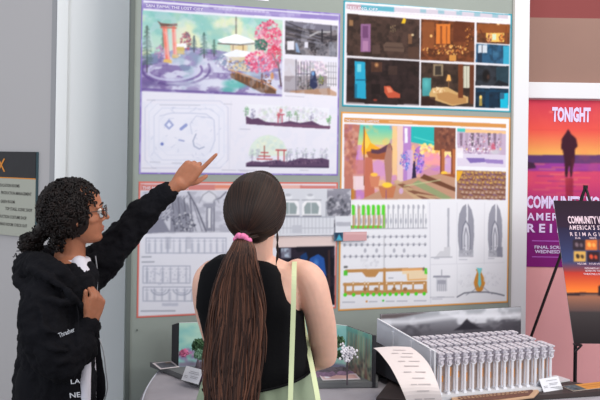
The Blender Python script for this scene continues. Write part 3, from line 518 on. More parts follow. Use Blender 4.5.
P.line([(188, 192), (196, 206), (206, 231)], 1.4, (100, 102, 118)); P.line([(226, 192), (220, 198), (214, 200), (214, 231)], 1.2, (110, 112, 128)); P.rect(206, 206, 212.5, 231, (132, 134, 150), .9); P.rect(208, 208, 210.5, 228, (214, 216, 226)); P.poly([(203, 204), (216, 203), (215, 207), (204, 207)], (150, 152, 168)); P.oval(209, 196, 10, 8, (214, 216, 226), .8, .4); P.line([(199, 203), (203, 195), (209, 191)], 1, gl); P.line([(219, 203), (215, 195), (209, 191)], 1, gl)
P.line([(224, 200), (232, 212)], 1.2, (120, 122, 138)); P.dabs(184, 222, 12, 9, 90, [(90, 92, 108), (150, 152, 166), (210, 212, 222), (70, 72, 88)], (.6, 1.5), .8, 102); P.dabs(166, 212, 8, 10, 60, [(96, 98, 114), (176, 178, 192)], (.6, 1.3), .7, 103); P.unclip()
def planl(x0, y0, x1, y1, n, seed):
    r = random.Random(seed); c = (150, 156, 178); P.line([(x0, y0), (x1, y0), (x1, y1), (x0, y1), (x0, y0)], .9, c, .8)
    for k in range(n): x = x0+(x1-x0)*(k+.5)/n; P.line([(x, y0+1), (x, y1)], .8, c, r.uniform(.4, .9)); P.line([(x-2, y0+3), (x+2, y0+3)], .8, c, .6); P.rect(x-1.4, y0+5, x+1.6, y1-1, c, r.uniform(.1, .4))
planl(146, 238, 226, 253, 13, 1); P.rect(165, 237, 171, 249, (150, 154, 172), .35); P.rect(186, 237, 191, 249, (150, 154, 172), .35)
for x, y, w in ((142, 257, 9), (142, 262, 12), (141, 311, 34)): P.line([(x, y), (x+w, y-.2)], 1, (120, 124, 142), .8)
planl(143, 266, 190, 283, 6, 2); planl(143, 287, 196, 301, 7, 3)
for cx in (160, 182): P.line([(cx+9*cos(t), 289+6*sin(t)) for t in np.linspace(.1, pi-.1, 10)], 1.1, (150, 156, 178), .9); P.line([(cx+6*cos(t), 289+4*sin(t)) for t in np.linspace(.1, pi-.1, 10)], .9, (150, 156, 178), .7)
P.dabs(168, 277, 24, 8, 70, [(176, 180, 200), (198, 202, 218)], (.5, 1.2), .7, 104); P.rect(162, 303, 178, 306, (190, 194, 212)); 
P.poly([(240, 236), (336, 236), (336, 247), (240, 248)], (222, 204, 202)); P.poly([(277, 247.5), (334.5, 246), (334.5, 305), (277, 306.5)], (26, 24, 36)); P.clip([(277, 247.5), (334.5, 246), (334.5, 305), (277, 306.5)])
P.rect(281, 248, 291, 258, (180, 196, 216)); P.noise((54, 44, 60), 20, 14, 106, .5, .6, .6); P.poly([(306, 272), (310, 258), (318, 254), (324, 258), (326, 274), (324, 300), (308, 300)], (38, 84, 160)); P.oval(316, 263, 4, 6, (90, 150, 220), .6, .8); P.poly([(300, 256), (306, 252), (308, 258), (302, 264)], (28, 60, 110)); P.rect(328, 250, 330, 300, (84, 56, 52), .6); P.unclip()
pq = P.build('project_poster'); tag(pq, 'red-bordered poster with pencil interior sketch and floor plans, lower left on the board', 'poster')
title(pq, 'THE MONSTER MANOR', 142.5, 189.3, 46, 3.2)
# --- loose prints pinned over the gap between the lower posters
def loose(name, label, cat, pts, y, thick, fn, res=.003, bg=(230, 230, 238)):
    x0, x1 = ony(*pts[0], y).x, ony(*pts[1], y).x; z1, z0 = ony(*pts[0], y).z, ony(*pts[1], y).z
    p = board_print(x0, z1, x1, z0, res, y, bg); fn(p); o = p.build(name); return o if False else (tag(o, label, cat), x0, x1, z0, z1)
def f1(P):
    P.vgrad(188, 234, (150, 150, 164), (70, 72, 84), 320); P.noise((196, 196, 208), 14, 10, 111, .5, .62, .8); P.poly([(240, 188), (327, 188), (327, 236), (240, 236)], (206, 210, 220))
    P.poly([(240, 216), (334, 216), (334, 236), (240, 236)], (212, 216, 226))
    for k in range(16): P.line([(276+k*3.6, 217), (276+k*3.6, 233)], .8, (176, 180, 192), .8)
    P.line([(240, 217), (334, 217)], 1, (156, 160, 176)); P.line([(240, 228), (334, 228)], 1, (180, 184, 196)); P.rect(292, 225, 302, 233, (190, 194, 206))
    for x in (269, 290, 312):
        P.poly([(x-10, 216), (x-10, 204), (x-6, 200), (x+7, 200), (x+9, 204), (x+9, 216)], (232, 234, 240)); P.poly([(x-7.5, 214), (x-8, 207), (x-5, 202.5), (x+4, 202.5), (x+7, 207), (x+6, 214)], (146, 160, 164)); P.line([(x-1, 203), (x-1, 214)], .9, (214, 218, 226)); P.line([(x-9, 216), (x+9, 216)], 1.3, (120, 124, 136)); P.line([(x-10, 200), (x+9, 200)], 1, (150, 154, 166)); P.oval(x-2, 197, 6, 3.5, (222, 226, 234), .9, .4); P.oval(x-2, 195, 4, 1.6, (160, 164, 176), .7)
    P.line([(326, 202), (326, 217)], 1.4, (160, 164, 176)); P.rect(335, 216, 352, 236, (216, 220, 230)); P.rect(336, 222, 352, 226, (150, 152, 166), .6); P.dabs(339, 206, 12, 10, 60, [(96, 98, 110), (60, 62, 72), (190, 190, 202)], (1, 2.6), .5, 113)
r1 = loose('architecture_print', 'grey print of a white arched building, pinned across the gap between the lower posters', 'print', [(256, 188.5), (350.4, 234.5)], -.008, .001, f1)
def f2(P): P.poly([(343, 231), (368, 231), (368, 242), (343, 242)], (206, 160, 164)); P.rect(345, 233, 366, 234, (226, 190, 192))
loose('pink_strip', 'small pink strip pinned at the left edge of the orange-bordered poster', 'card', [(343, 232), (366.5, 240.5)], -.012, .001, f2, bg=(214, 170, 172))
def f3(P): P.rect(335, 233, 342, 240, (40, 60, 84)); P.poly([(336, 240), (339, 234), (342.5, 240)], (70, 170, 200))
loose('blue_tag', 'small dark blue tag with a light triangle, left of the pink strip', 'card', [(334, 232.5), (343, 241)], -.013, .001, f3, bg=(90, 110, 130))
for nm, lab, q_, col in ():
    pass
# ------------------------------------------------------------ wall sign
TZ = .74
sx = lambda px, py, off=0.0: onplane(px, py, C0+sn*off, sn)
sxd = -sd                                                     # text runs left to right
sgn_r = sx(38.3, 190); sz1, sz0 = sx(38, 152).z, sx(30, 237).z
sw_ = .50
sg = thing('wall_sign', 'wall sign with black header, orange line and grey room list, beside the curly-haired person', 'sign', (sgn_r.x, sgn_r.y, sz0))
sign_dark = mat('black sign face', (38, 38, 42), .5, noise=.1, nscale=20); sign_grey = mat('grey sign face', (176, 178, 166), .55); orange = mat('orange sign ink', (222, 140, 46), .5); sign_ink = mat('sign lettering ink', (86, 84, 80), .6)
teal_edge = mat('dark teal sign edge', (60, 84, 92), .5)
def spl(z0, z1, o0, t, m_, nm, x0=0, x1=sw_):
    a = Vector((sgn_r.x, sgn_r.y, 0)); return MB().slab([a+sd*x1+Z3*z0, a+sd*x0+Z3*z0, a+sd*x0+Z3*z1, a+sd*x1+Z3*z1], sn*t).build(nm, m_, sg) if not o0 else MB().slab([a+sn*o0+sd*x1+Z3*z0, a+sn*o0+sd*x0+Z3*z0, a+sn*o0+sd*x0+Z3*z1, a+sn*o0+sd*x1+Z3*z1], sn*t).build(nm, m_, sg)
zl = sx(38, 178.6).z
spl(sz0, sz1, 0, .012, teal_edge, 'backing'); spl(zl, sz1, .012, .003, sign_dark, 'header', .004); spl(sz0, zl-.004, .012, .003, sign_grey, 'room_list', .004); spl(zl-.004, zl+.001, .012, .0035, orange, 'rule', .004)
def sline(txt, pyr, pxr, h, m_, nm, width=None):
    p = sx(pxr, pyr, .016); lettering(nm, txt, p, sxd, Z3, h, m_, sg, lift=.0005, align='RIGHT', condense=.8, bold=.01, width=width)
sline('X', 171.5, 5.2, .062, orange, 'logo_lettering', .062)
for t_, y, x in (('EDUCATION ROOMS', 187.5, 19.5), ('PRODUCTION MANAGEMENT', 195.8, 31.5), ('GREEN ROOM', 203.6, 14.5), ('TOP STAGE, SCENIC SHOP', 212, 32), ('PRODUCTION COSTUME SHOP', 219.8, 26.5), ('PIANO ROOM, CHECK OUT', 227.6, 27)):
    sline(t_, y, x, .0145, sign_ink, 'list_lettering')
# ------------------------------------------------------------ table and its cloth
cloth = mat('heather grey table cloth', (164, 160, 168), .95, noise=.06, nscale=14, bump=.25, bscale=500)
piping = mat('pale piping', (206, 210, 222), .9)
dark_wood = mat('dark table edge', (58, 48, 50), .55)
foam = mat('white foam board', (226, 228, 236), .7); foam_edge = mat('pale foam board', (206, 208, 214), .75); black_foam = mat('black foam board', (44, 44, 50), .8)
Q = lambda px, py, z=TZ: onz(px, py, z)
tpoly = [Q(169, 361.5), Q(158, 371), Q(146, 389), Q(141, 410), Q(150, 424), Q(210, 431), Q(330, 431), Q(450, 424), Q(560, 408), Q(606, 396), Q(600, 391.5), Q(552, 379.5), Q(470, 374.5), Q(370, 370), Q(250, 364), Q(190, 360.5)]
tcen = sum(tpoly, Vector())/len(tpoly)
tb = thing('exhibit_table', 'long table under a grey cloth that holds the stage models, in front of the board', 'table', (tcen.x, tcen.y, 0))
MB().slab([tcen.lerp(p, .93)-Z3*.045 for p in tpoly], Z3*.03).build('tabletop', dark_wood, tb)
for k in (2, 8, 10, 15):
    p = tcen.lerp(tpoly[k], .8); MB().box((p.x, p.y, (TZ-.05)/2), (.04, .04, TZ-.05)).build('leg', mat('dark metal leg', (40, 40, 44), .4, metal=.6), tb)
L = smooth(tpoly+[tpoly[0]], [0]*17, 8)[0][:-1]; n = len(L); area2 = sum(L[i].x*L[(i+1) % n].y-L[(i+1) % n].x*L[i].y for i in range(n)); sgn = 1 if area2 > 0 else -1
cm = MB(); rs = []
for o_, dz in [(-.02, 0.0), (-.008, 0), (.0, -.004), (.010, -.014), (.022, -.04), (.036, -.10), (.05, -.2), (.058, -.35), (.06, -.5)]:
    r = []
    for i in range(n):
        t = (L[(i+1) % n]-L[i-1]).normalized(); nr = Vector((t.y, -t.x, 0))*sgn; w_ = o_+(.012*sin(i*.9)*(-dz)*2 if dz < -.03 else 0)
        r.append(Vector((L[i].x, L[i].y, TZ+dz))+nr*w_)
    rs.append(r)
cm.rings(rs, caps=False); cm.f.append(tuple(range(n)))
tc = cm.build('tablecloth', cloth, smooth_=True); tag(tc, 'heather grey cloth draped over the exhibit table with a rounded left end', 'tablecloth')
MB().tube([p+Z3*.0005 for p in rs[2][0:34]], .003, 6).build('piping', piping, tc)
TZ += .003
# ------------------------------------------------------------ the garden stage model (left)
def prism(pts, z0, z1): return MB().slab([Vector((p.x, p.y, z0)) for p in pts], Vector((0, 0, z1-z0)))
slab_m = mat('dark grey model base', (108, 110, 112), .8)
z1 = TZ+.02
pb = [onz(150, 362, z1), onz(173, 371, z1), onz(208, 385.5, z1), onz(240, 384.5, z1), onz(300, 383, z1), onz(378, 382, z1), onz(378, 364, z1), onz(262, 358, z1)]
g = thing('garden_stage_model', 'open stage model with turquoise backdrops, shrubs and purple rocks, behind the long-haired person', 'stage model', (pb[2].x+.2, pb[2].y+.1, TZ))
prism(pb, TZ, z1).build('base', slab_m, g)
def panel(q, nm, par, res, fn, thick=.006, bgc=(150, 206, 200)):
    """upright printed panel: q = bottom-left, bottom-right (photo points on the base), height in metres"""
    a, b_, h = q; d = (b_-a); d.z = 0; w = d.length; d.normalize(); nrm = d.cross(Z3)
    P = Print(a+Z3*h, d, Z3, w, h, res, lambda u, v: a+Z3*h+d*(u*w)-Z3*(v*h), bgc); fn(P); o = P.build(nm, par)
    P.P0  # sheet
    MB().slab([a-nrm*.0002, b_-nrm*.0002, b_-nrm*.0002+Z3*h, a-nrm*.0002+Z3*h], -nrm*thick).build('panel_backing', black_foam if nm != 'backdrop_panel' else foam_edge, o)
    return o
# panel painting uses sheet fractions (0..1 right, 0..1 down); brush sizes are still in board pixels
def pan1(P):
    P.noise((188, 224, 206), 5, 4, 201, .45, .65, .8); P.noise((120, 190, 190), 5, 6, 202, .5, .7, .6)
    P.dabs(.12, .72, .12, .14, 60, [(206, 110, 170), (176, 140, 200), (226, 160, 190), (120, 110, 160)], (.9, 2.2), .8, 203); P.dabs(.3, .78, .3, .18, 70, [(190, 200, 214), (140, 130, 170), (120, 150, 150)], (.9, 2.4), .7, 204)
    P.dabs(.6, .7, .14, .16, 60, [(206, 140, 150), (190, 110, 120), (222, 190, 190)], (.9, 2.2), .8, 205); P.poly([(0, .9), (1, .88), (1, 1), (0, 1)], (140, 120, 150), .8)
pa = onz(178.5, 367, z1); pbb = onz(300, 362, z1)
panel((pa, pbb, .178), 'backdrop_panel', g, .004, pan1)
MB().slab([onz(172.5, 361, z1), pa, pa+Z3*.178, onz(172.5, 361, z1)+Z3*.15], Vector((-.004, .004, 0))).build('wing_panel', black_foam, g)  # black stands in for the shade on the wing behind the backdrop
def pan2(P):
    P.vgrad(0, 1, (110, 170, 160), (110, 90, 84), .5); P.noise((160, 190, 160), 10, 3, 211, .5, .62, .6)
    for k in range(9): P.poly([(.08+k*.1, .1), (.12+k*.1, .1), (.13+k*.1, 1), (.07+k*.1, 1)], [(176, 150, 120), (120, 120, 104), (190, 170, 140), (150, 96, 90)][k % 4], .6)
    P.dabs(.5, .8, .5, .2, 60, [(86, 70, 76), (130, 110, 100), (70, 84, 80)], (1, 2.6), .7, 212)
pw0 = onz(346, 370, z1); pw1 = onz(371.5, 381.5, z1)
panel((pbb, pw0, .178), 'backdrop_panel', g, .004, pan1)
panel((pw0, pw1, .178), 'wing_panel', g, .004, pan2)
prism([pw1, pw1+Vector((.012, 0, 0)), pw1+Vector((.012, -.012, 0)), pw1+Vector((0, -.012, 0))], TZ, z1+.178).build('corner_edge', black_foam, g)
leafd = mat('dark green foliage', (60, 92, 62), .8, noise=.4, nscale=90); leafg = mat('grey green foliage', (104, 140, 116), .8, noise=.3, nscale=120); rock = mat('purple model rock', (132, 104, 130), .85, noise=.3, nscale=60); flw = mat('white blossom', (226, 224, 232), .8, noise=.1, nscale=90); pinkf = mat('pink blossom', (206, 120, 160), .8, noise=.2, nscale=90); rockd = mat('dark model ground', (92, 82, 92), .9, noise=.3, nscale=80)
def clump(par, nm, c, r, m_, n, leaf, seed, flat=1.0):
    rg_ = random.Random(seed); mb = MB()
    for k in range(n):
        t, u = rg_.random()*2*pi, rg_.uniform(-.3, 1); q = sqrt(max(0, 1-u*u)); R = r*rg_.uniform(.6, 1)
        p = Vector(c)+Vector((q*cos(t)*R, q*sin(t)*R, u*R*flat)); a = Euler((rg_.random()*3, rg_.random()*3, rg_.random()*3)).to_matrix()
        s_ = leaf*rg_.uniform(.6, 1.3); mb.add([p+a @ Vector(v)*s_ for v in ((-1, 0, 0), (0, -.5, .1), (1, 0, 0), (0, .5, .1), (0, 0, -.3))], [(0, 1, 2, 3), (0, 4, 1), (1, 4, 2), (2, 4, 3), (3, 4, 0)])
    mb.ell(c, (r*.7, r*.7, r*.7*flat), nu=10, nv=6)
    return mb.build(nm, m_, par)
def rockm(par, nm, c, r, m_, seed, n=7):
    rg_ = random.Random(seed); mb = MB()
    for k in range(n):
        p = Vector(c)+Vector((rg_.uniform(-1, 1)*r[0], rg_.uniform(-1, 1)*r[1], 0)); h = r[2]*rg_.uniform(.4, 1); w = r[0]*rg_.uniform(.3, .6)
        rs_ = []
        for j, f_ in enumerate((1, .9, .6, .15)): rs_.append([p+Vector((cos(2*pi*i/7+j*.3)*w*f_*rg_.uniform(.8, 1.1), sin(2*pi*i/7+j*.3)*w*f_, h*j/3)) for i in range(7)])
        mb.rings(rs_)
    return mb.build(nm, m_, par)
def on(px, py): return onz(px, py, z1)
c = on(196, 372); rockm(g, 'rock', on(213, 381), (.05, .035, .075), rock, 3, 9); rockm(g, 'rock', on(204, 368), (.03, .02, .05), rockd, 4, 6)
clump(g, 'shrub', at(199, 347, c.y*0+2.98), .028, leafd, 260, .009, 1); clump(g, 'shrub', at(200, 356, 2.93), .022, leafg, 220, .008, 2); clump(g, 'flower_bush', at(184, 354, 3.1), .018, pinkf, 120, .007, 3)
clump(g, 'shrub', at(338, 343, 3.1), .026, leafd, 220, .009, 5); clump(g, 'shrub', at(341, 356, 3.08), .022, leafd, 200, .008, 6)
# white blossoming tree made of small florets
wt = MB(); c = at(347.5, 353, 3.02); rg_ = random.Random(9)
for k in range(150):
    p = c+Vector((rg_.gauss(0, .014), rg_.gauss(0, .012), rg_.gauss(0, .013))); wt.ell(p, rg_.uniform(.003, .006), nu=6, nv=4)
wt.build('white_bush', flw, g); MB().tube([Vector((c.x, c.y, z1)), c], .003, 6).build('stem', rockd, g)
rockm(g, 'rock', on(350, 371), (.09, .02, .02), rockd, 6, 12); rockm(g, 'rock', on(338, 374), (.08, .012, .012), rock, 7, 12)
# cards lying and standing on the garden model's base
def sheet(nm, label, cat, pts, bgc, fn, thick=.002, res=.0035, group=None):
    """flat printed card: pts = origin(top-left), top-right, bottom-left as 3D points"""
    o_, tr_, bl_ = pts; X = (tr_-o_); w = X.length; X.normalize(); Y = (o_-bl_); h = Y.length; Y.normalize(); Y = (Y-X*Y.dot(X)).normalized()
    P = Print(o_, X, Y, w, h, res, lambda u, v: o_+X*(u*w)-Y*(v*h), bgc); fn(P); return tag(P.build(nm, thick=thick), label, cat)
def fph(P): P.poly([(.08, .1), (.92, .1), (.92, .9), (.08, .9)], (86, 88, 96)); P.poly([(.08, .1), (.3, .1), (.3, .4), (.08, .4)], (130, 110, 90), .7); P.dabs(.6, .5, .3, .3, 20, [(110, 112, 120), (70, 70, 80)], (.8, 2), .6, 1)
zc = z1+.002
sheet('photo_card', 'small white-bordered dark photo card lying on the left corner of the garden model base', 'card', (onz(171.5, 361.5, zc), onz(179.5, 367.2, zc), onz(160, 366, zc)), (216, 206, 210), fph, .002, .002)
def tent(nm, label, a, b_, h, d, mb_):       # folded card: ridge from a to b_
    x = (b_-a); x.z = 0; x.normalize(); nn = x.cross(Z3)   # towards the viewer side
    if nn.dot(FW) > 0: nn = -nn
    mb = MB(); t = .0012; w = (b_-a).length; a0 = a+nn*d/2; a1 = a-nn*d/2; up_ = Z3*h
    for p, q in ((a0, a+up_), (a1, a+up_)): nb = (q-p).cross(x).normalized()*t; mb.slab([p, p+x*w, q+x*w, q], nb)
    o = tag(mb.build(nm, foam), label, 'card'); return o, a0, x, w, nn, (a+up_-a0)
ta, tb_ = onz(181, 375.5, z1), onz(199, 381, z1)
def tent_text(o, a0, x, w, up_, lines, h):
    nrm = x.cross(up_).normalized(); 
    if nrm.dot(FW) > 0: nrm = -nrm
    mb = MB(); u = up_.normalized(); L = up_.length
    for l0, l1, v in lines:
        p = a0+x*(w*l0)+u*(L*v)+nrm*.002; mb.slab([p, p+x*(w*(l1-l0)), p+x*(w*(l1-l0))+u*h, p+u*h], nrm*.0003)
    for k in range(10): pass
    mb.build('printed_lines', ink_d, o)
o, a0, x, w, nn, up_ = tent('tent_card', 'folded white name card standing at the left front of the garden model', onz(186, 378.5, z1), onz(203, 383, z1), .048, .05, None)
tent_text(o, a0, x, w, up_, [(.35, .85, .72), (.3, .9, .6), (.45, .9, .4), (.45, .85, .3), (.1, .3, .35), (.1, .3, .25)], .0012)
def fpc(P): P.poly([(.05, .15), (.95, .15), (.95, .85), (.05, .85)], (196, 150, 150)); P.poly([(.08, .3), (.22, .25), (.24, .7), (.1, .75)], (232, 224, 232)); P.poly([(.28, .3), (.9, .3), (.9, .75), (.28, .75)], (206, 164, 160))
sheet('postcard', 'pink printed card lying on the garden model base in front of the white bush', 'card', (onz(319, 375, zc), onz(356, 374, zc), onz(317, 380.5, zc)), (220, 204, 210), fpc, .002)
# ------------------------------------------------------------ the colonnade stage model (right)
db_pts = [onz(x, y, TZ+.016) for x, y in ((376, 398), (430, 401.5), (520, 396.5), (604, 391), (600, 386.2), (560, 379.5), (540, 376), (395, 374))]
dbo = prism(db_pts, TZ, TZ+.016).build('plinth_board', mat('dark brown display base', (62, 52, 52), .6)); tag(dbo, 'dark brown base board under the colonnade model, running to the right edge of the picture', 'base board')
TZ += .0162; zb = TZ+.012
cb = [onz(376, 383, TZ), onz(437.5, 397.5, TZ), onz(556, 386, TZ), onz(545, 372, TZ)]
ORG = onz(437.5, 395, zb); ex = (onz(553, 384.5, zb)-ORG); ex.z = 0; FWID = ex.length; ex.normalize(); ey = Z3.cross(ex)
if ey.dot(FW) < 0: ey = -ey
WLEN = .50; CHT = .15
back_l = ORG+ey*WLEN
c_ = thing('colonnade_stage_model', 'white stage model with rows of paired columns and a misty mountain backdrop', 'stage model', (ORG.x+.2, ORG.y+.2, TZ))
prism([ORG-ex*.03-ey*.03, ORG+ex*(FWID+.02)-ey*.03, ORG+ex*(FWID+.02)+ey*(WLEN+.02), ORG-ex*.03+ey*(WLEN+.02)], TZ, zb).build('base', foam_edge, c_)
def pan3(P):
    P.vgrad(0, .45, (176, 180, 188), (96, 94, 102), .5); Y_ = P.gy/P.h; X_ = P.gx/P.w
    P.blend(np.clip(1-np.abs(Y_-.16-.03*np.sin(X_*9))/.1, 0, 1)*.85, (228, 230, 238)); P.blend(np.clip((vnoise(P.gx.shape, 9, 4, 224)-.5)/.12, 0, 1)*(Y_ < .32)*.7, (232, 234, 242)); P.blend(np.clip((vnoise(P.gx.shape, 10, 5, 226)-.5)/.12, 0, 1)*(Y_ > .26)*.6, (60, 58, 66))
    P.poly([(0, 0), (.34, .0), (.2, .06), (.1, .1), (0, .1)], (84, 72, 72), .8)
    P.poly([(.5, .45), (.55, .36), (.585, .24), (.6, .2), (.62, .26), (.67, .38), (.72, .45)], (44, 42, 50), .95)
bpz = CHT+.045
bl_ = back_l+ex*0; brr = ORG+ey*(WLEN)+ex*(FWID+.01)
pe = ony(521, 345, bl_.y); 
pR = bl_+(ex*((pe-bl_).dot(ex)+.0)); 
panel((bl_, pR, bpz), 'mountain_backdrop', c_, .0035, pan3, bgc=(200, 206, 218))
# side wall: white, black outer face, with a rail on top and two small notches
wall_in = ORG-ex*.012
MB().slab([wall_in, wall_in+ey*WLEN, wall_in+ey*WLEN+Z3*(CHT+.025), wall_in+Z3*(CHT+.005)], ex*.004).build('side_wall', foam_edge, c_)
MB().slab([wall_in-ex*.0035, wall_in-ex*.0035+ey*WLEN, wall_in-ex*.0035+ey*WLEN+Z3*(CHT+.022), wall_in-ex*.0035+Z3*(CHT+.002)], ex*.003).build('wall_facing', foam, c_)
MB().bar(wall_in+Z3*(CHT+.006), wall_in+ey*WLEN+Z3*(CHT+.026), .008, .005).build('wall_rail', foam, c_)
for k in (.05, .36, .68): MB().box(wall_in+ey*WLEN*k-ex*.006+Z3*CHT/2*1.05, (.008, .012, CHT*1.05), Matrix.Rotation(math.atan2(ex.y, ex.x), 3, 'Z')).build('wall_post', foam, c_)
MB().slab([wall_in-ex*.04-ey*.01, wall_in-ex*.012-ey*.01, wall_in-ex*.012+ey*(WLEN+.02), wall_in-ex*.10+ey*(WLEN+.02)], Z3*.085).build('dark_plinth', black_foam, c_)
capm = mat('grey patterned capital', (206, 202, 212), .7, noise=.4, nscale=110); shaft_m = mat('white column', (232, 234, 242), .6); amber = mat('amber lamp strip', (224, 150, 76), .6)
NC = 15; rowsy = [0, .045, .12, .165, .24]; Mx = Matrix.Rotation(math.atan2(ex.y, ex.x), 3, 'Z')
def column_unit():
    mb = MB(); mb.tube([(0, -.006, 0), (0, -.006, CHT-.048)], .0052, 10); mb.box((0, -.006, .003), (.013, .013, .006)); mb.box((0, -.006, CHT-.046), (.013, .015, .004))
    mb.tube([(0, .014, 0), (0, .014, CHT-.048)], .0036, 8); mb.box((0, .014, .003), (.011, .011, .006))
    col_ = mb.build('column', shaft_m, c_)
    k = MB(); k.box((0, .004, CHT-.033), (.021, .034, .022)); k.box((0, .004, CHT-.020), (.0245, .042, .005)); k.box((0, .004, CHT-.011), (.018, .03, .012)); k.box((0, .004, CHT-.003), (.024, .04, .005))
    k.box((0, -.0135, CHT-.033), (.009, .004, .016)); cap = k.build('capital', capm, col_)
    return col_, cap
c0, k0 = column_unit()
lm = MB().box((0, 0, 0), (.006, .004, .034)); 
first = True
for r_, ry in enumerate(rowsy):
    for i in range(NC):
        if r_ > 0 and r_ < 3 and i == NC-1: pass
        p = ORG+ex*(.012+i*(FWID-.022)/(NC-1))+ey*(ry+.01)
        w_ = Matrix.Translation(p) @ Mx.to_4x4()
        if first: cc, kk = c0, k0; first = False
        else:
            cc = c0.copy(); kk = k0.copy(); COL.objects.link(cc); COL.objects.link(kk); kk.parent = cc
        cc.matrix_parent_inverse = world(c_).inverted(); cc.location = p; cc.rotation_euler = (0, 0, math.atan2(ex.y, ex.x))
        kk.matrix_parent_inverse = Matrix.Identity(4)
for i in range(NC-1):
    if i in (4, 7, 11): continue
    p = ORG+ex*(.012+(i+.5)*(FWID-.022)/(NC-1))+ey*.0225
    MB().box(p+Z3*(.05+.012*((i*5) % 3)), (.009, .004, .022+.01*(i % 2)), Mx).build('amber_lamp', amber, c_)
MB().slab([ORG+ex*.0+ey*.030, ORG+ex*FWID+ey*.030, ORG+ex*FWID+ey*.030+Z3*.1, ORG+ey*.030+Z3*.1], ey*.002).build('inner_screen', mat('pale peach screen', (206, 184, 172), .7, noise=.12, nscale=70), c_)
# long printed sheet curling down from the dark plinth
cs = [(-1,)]
A = [(373.5, 348, 2.95), (378, 351, 2.9), (384, 358, 2.84), (390.5, 367, 2.78), (397, 379, 2.72), (403, 392, 2.69), (409, 407, 2.70), (413, 416, 2.73)]
B = [(410.5, 347, 2.95), (417, 351.5, 2.9), (424, 358, 2.84), (430.5, 367, 2.78), (436, 379, 2.72), (440, 391, 2.69), (443.5, 406, 2.70), (446, 415, 2.73)]
pA = [at(*q) for q in A]; pB = [at(*q) for q in B]; n_ = len(pA)
lm = MB(); V = []; W_ = 8
for a, b_ in zip(*[smooth(q, [0]*n_, 4)[0] for q in (pA, pB)]):
    V.append([a.lerp(b_, k/W_)+Z3*.004*sin(k/W_*pi) for k in range(W_+1)])
flat = [v for r in V for v in r]+[v-Z3*.0015+FW*.0015 for r in V for v in r]; N1 = len(V)*(W_+1); Fs = []
for j in range(len(V)-1):
    for k in range(W_): a = j*(W_+1)+k; Fs += [(a, a+1, a+W_+2, a+W_+1), (N1+a+W_+1, N1+a+W_+2, N1+a+1, N1+a)]
lm.add(flat, Fs); 
rim = [k for k in range(W_+1)]+[j*(W_+1)+W_ for j in range(1, len(V))]+[(len(V)-1)*(W_+1)+k for k in range(W_-1, -1, -1)]+[j*(W_+1) for j in range(len(V)-2, 0, -1)]
lm.f += [(rim[i], rim[(i+1) % len(rim)], N1+rim[(i+1) % len(rim)], N1+rim[i]) for i in range(len(rim))]
ls = lm.build('printed_sheet', mat('warm white paper', (234, 224, 224), .8), smooth_=False); tag(ls, 'long white text sheet curling down in front of the colonnade model side wall', 'paper sheet')
tm = MB(); rg_ = random.Random(5)
for j in range(4, len(V)-3, 2):
    for (k0_, k1_) in ((2, 3.5), (4, 6.4)) if j % 4 else ((3, 5.6),):
        k0_ += rg_.uniform(-.3, .3); a = V[j][0].lerp(V[j][W_], k0_/W_); b_ = V[j][0].lerp(V[j][W_], k1_/W_); c2 = V[j+1][0].lerp(V[j+1][W_], k1_/W_); d_ = V[j+1][0].lerp(V[j+1][W_], k0_/W_)
        nrm = (b_-a).cross(d_-a).normalized(); nrm = nrm if nrm.dot(FW) < 0 else -nrm
        up4 = nrm*.0015+Z3*.004*sin((k0_+k1_)/2/W_*pi); tm.slab([a+up4, b_+up4, b_.lerp(c2, .3)+up4, a.lerp(d_, .3)+up4], nrm*.0003)
tm.build('printed_lines', mat('faint ink', (196, 188, 190), .7), ls)
# small things in front of and right of the colonnade
zt = TZ
plq = thing('name_plaque', 'brown engraved oval-ended name plaque lying in front of the colonnade model', 'plaque', onz(494, 395, zt))
pp_ = [onz(x, y, zt+.008) for x, y in ((451, 396), (456, 391.5), (500, 388.5), (528, 386), (537, 387.5), (539, 391), (534, 396), (500, 400.5), (465, 403), (452, 400))]
MB().slab([Vector((p.x, p.y, zt)) for p in pp_], Z3*.008).build('plate', mat('tan plaque', (196, 160, 130), .6), plq, bevel=.002)
cen = sum(pp_, Vector())/len(pp_); MB().slab([cen.lerp(p, .86)+Z3*.0005 for p in pp_], Z3*.0012).build('engraved_field', mat('brown plaque field', (110, 70, 58), .6, noise=.35, nscale=120), plq)
w0 = onz(460, 398.5, zt+.0105); w1 = onz(530, 391.5, zt+.0105); em_ = MB(); wd_ = (w1-w0).normalized(); wu = Z3.cross(wd_); rg_ = random.Random(3)
for r0 in (-.006, .008):
    t = 0
    while t < .96:
        l = rg_.uniform(.02, .05); a = w0.lerp(w1, t)+wu*r0; b_ = w0.lerp(w1, t+l)+wu*r0; em_.slab([a, b_, b_+wu*.006, a+wu*.006], Z3*.0006); t += l+.02
em_.build('engraving', mat('tan plaque', (196, 160, 130)), plq)
o, a0, x, w, nn, up_ = tent('tent_card', 'folded white name card standing at the right front corner of the colonnade model', onz(539, 390.5, zt), onz(558, 387.5, zt), .042, .05, None)
tent_text(o, a0, x, w, up_, [(.3, .85, .78), (.4, .85, .55), (.4, .8, .45), (.08, .28, .4), (.08, .28, .3), (.4, .9, .25)], .0012)
def fps(P): P.poly([(0, 0), (.3, 0), (.3, 1), (0, 1)], (86, 96, 104)); P.dabs(.15, .5, .15, .4, 12, [(190, 196, 200), (60, 60, 66)], (.8, 1.6), .8, 3); P.poly([(.3, 0), (1, 0), (1, 1), (.3, 1)], (212, 146, 76)); P.poly([(.36, .3), (.9, .3), (.9, .4), (.36, .4)], (170, 110, 60)); P.poly([(.36, .6), (.8, .6), (.8, .68), (.36, .68)], (170, 110, 60))
sheet('orange_leaflet', 'orange leaflet with a grey photo end, lying on the table right of the name card', 'leaflet', (onz(561, 386.5, zt+.001), onz(606, 381.5, zt+.001), onz(572, 391.5, zt+.001)), (206, 140, 80), fps, .002)
def fpl(P): pass
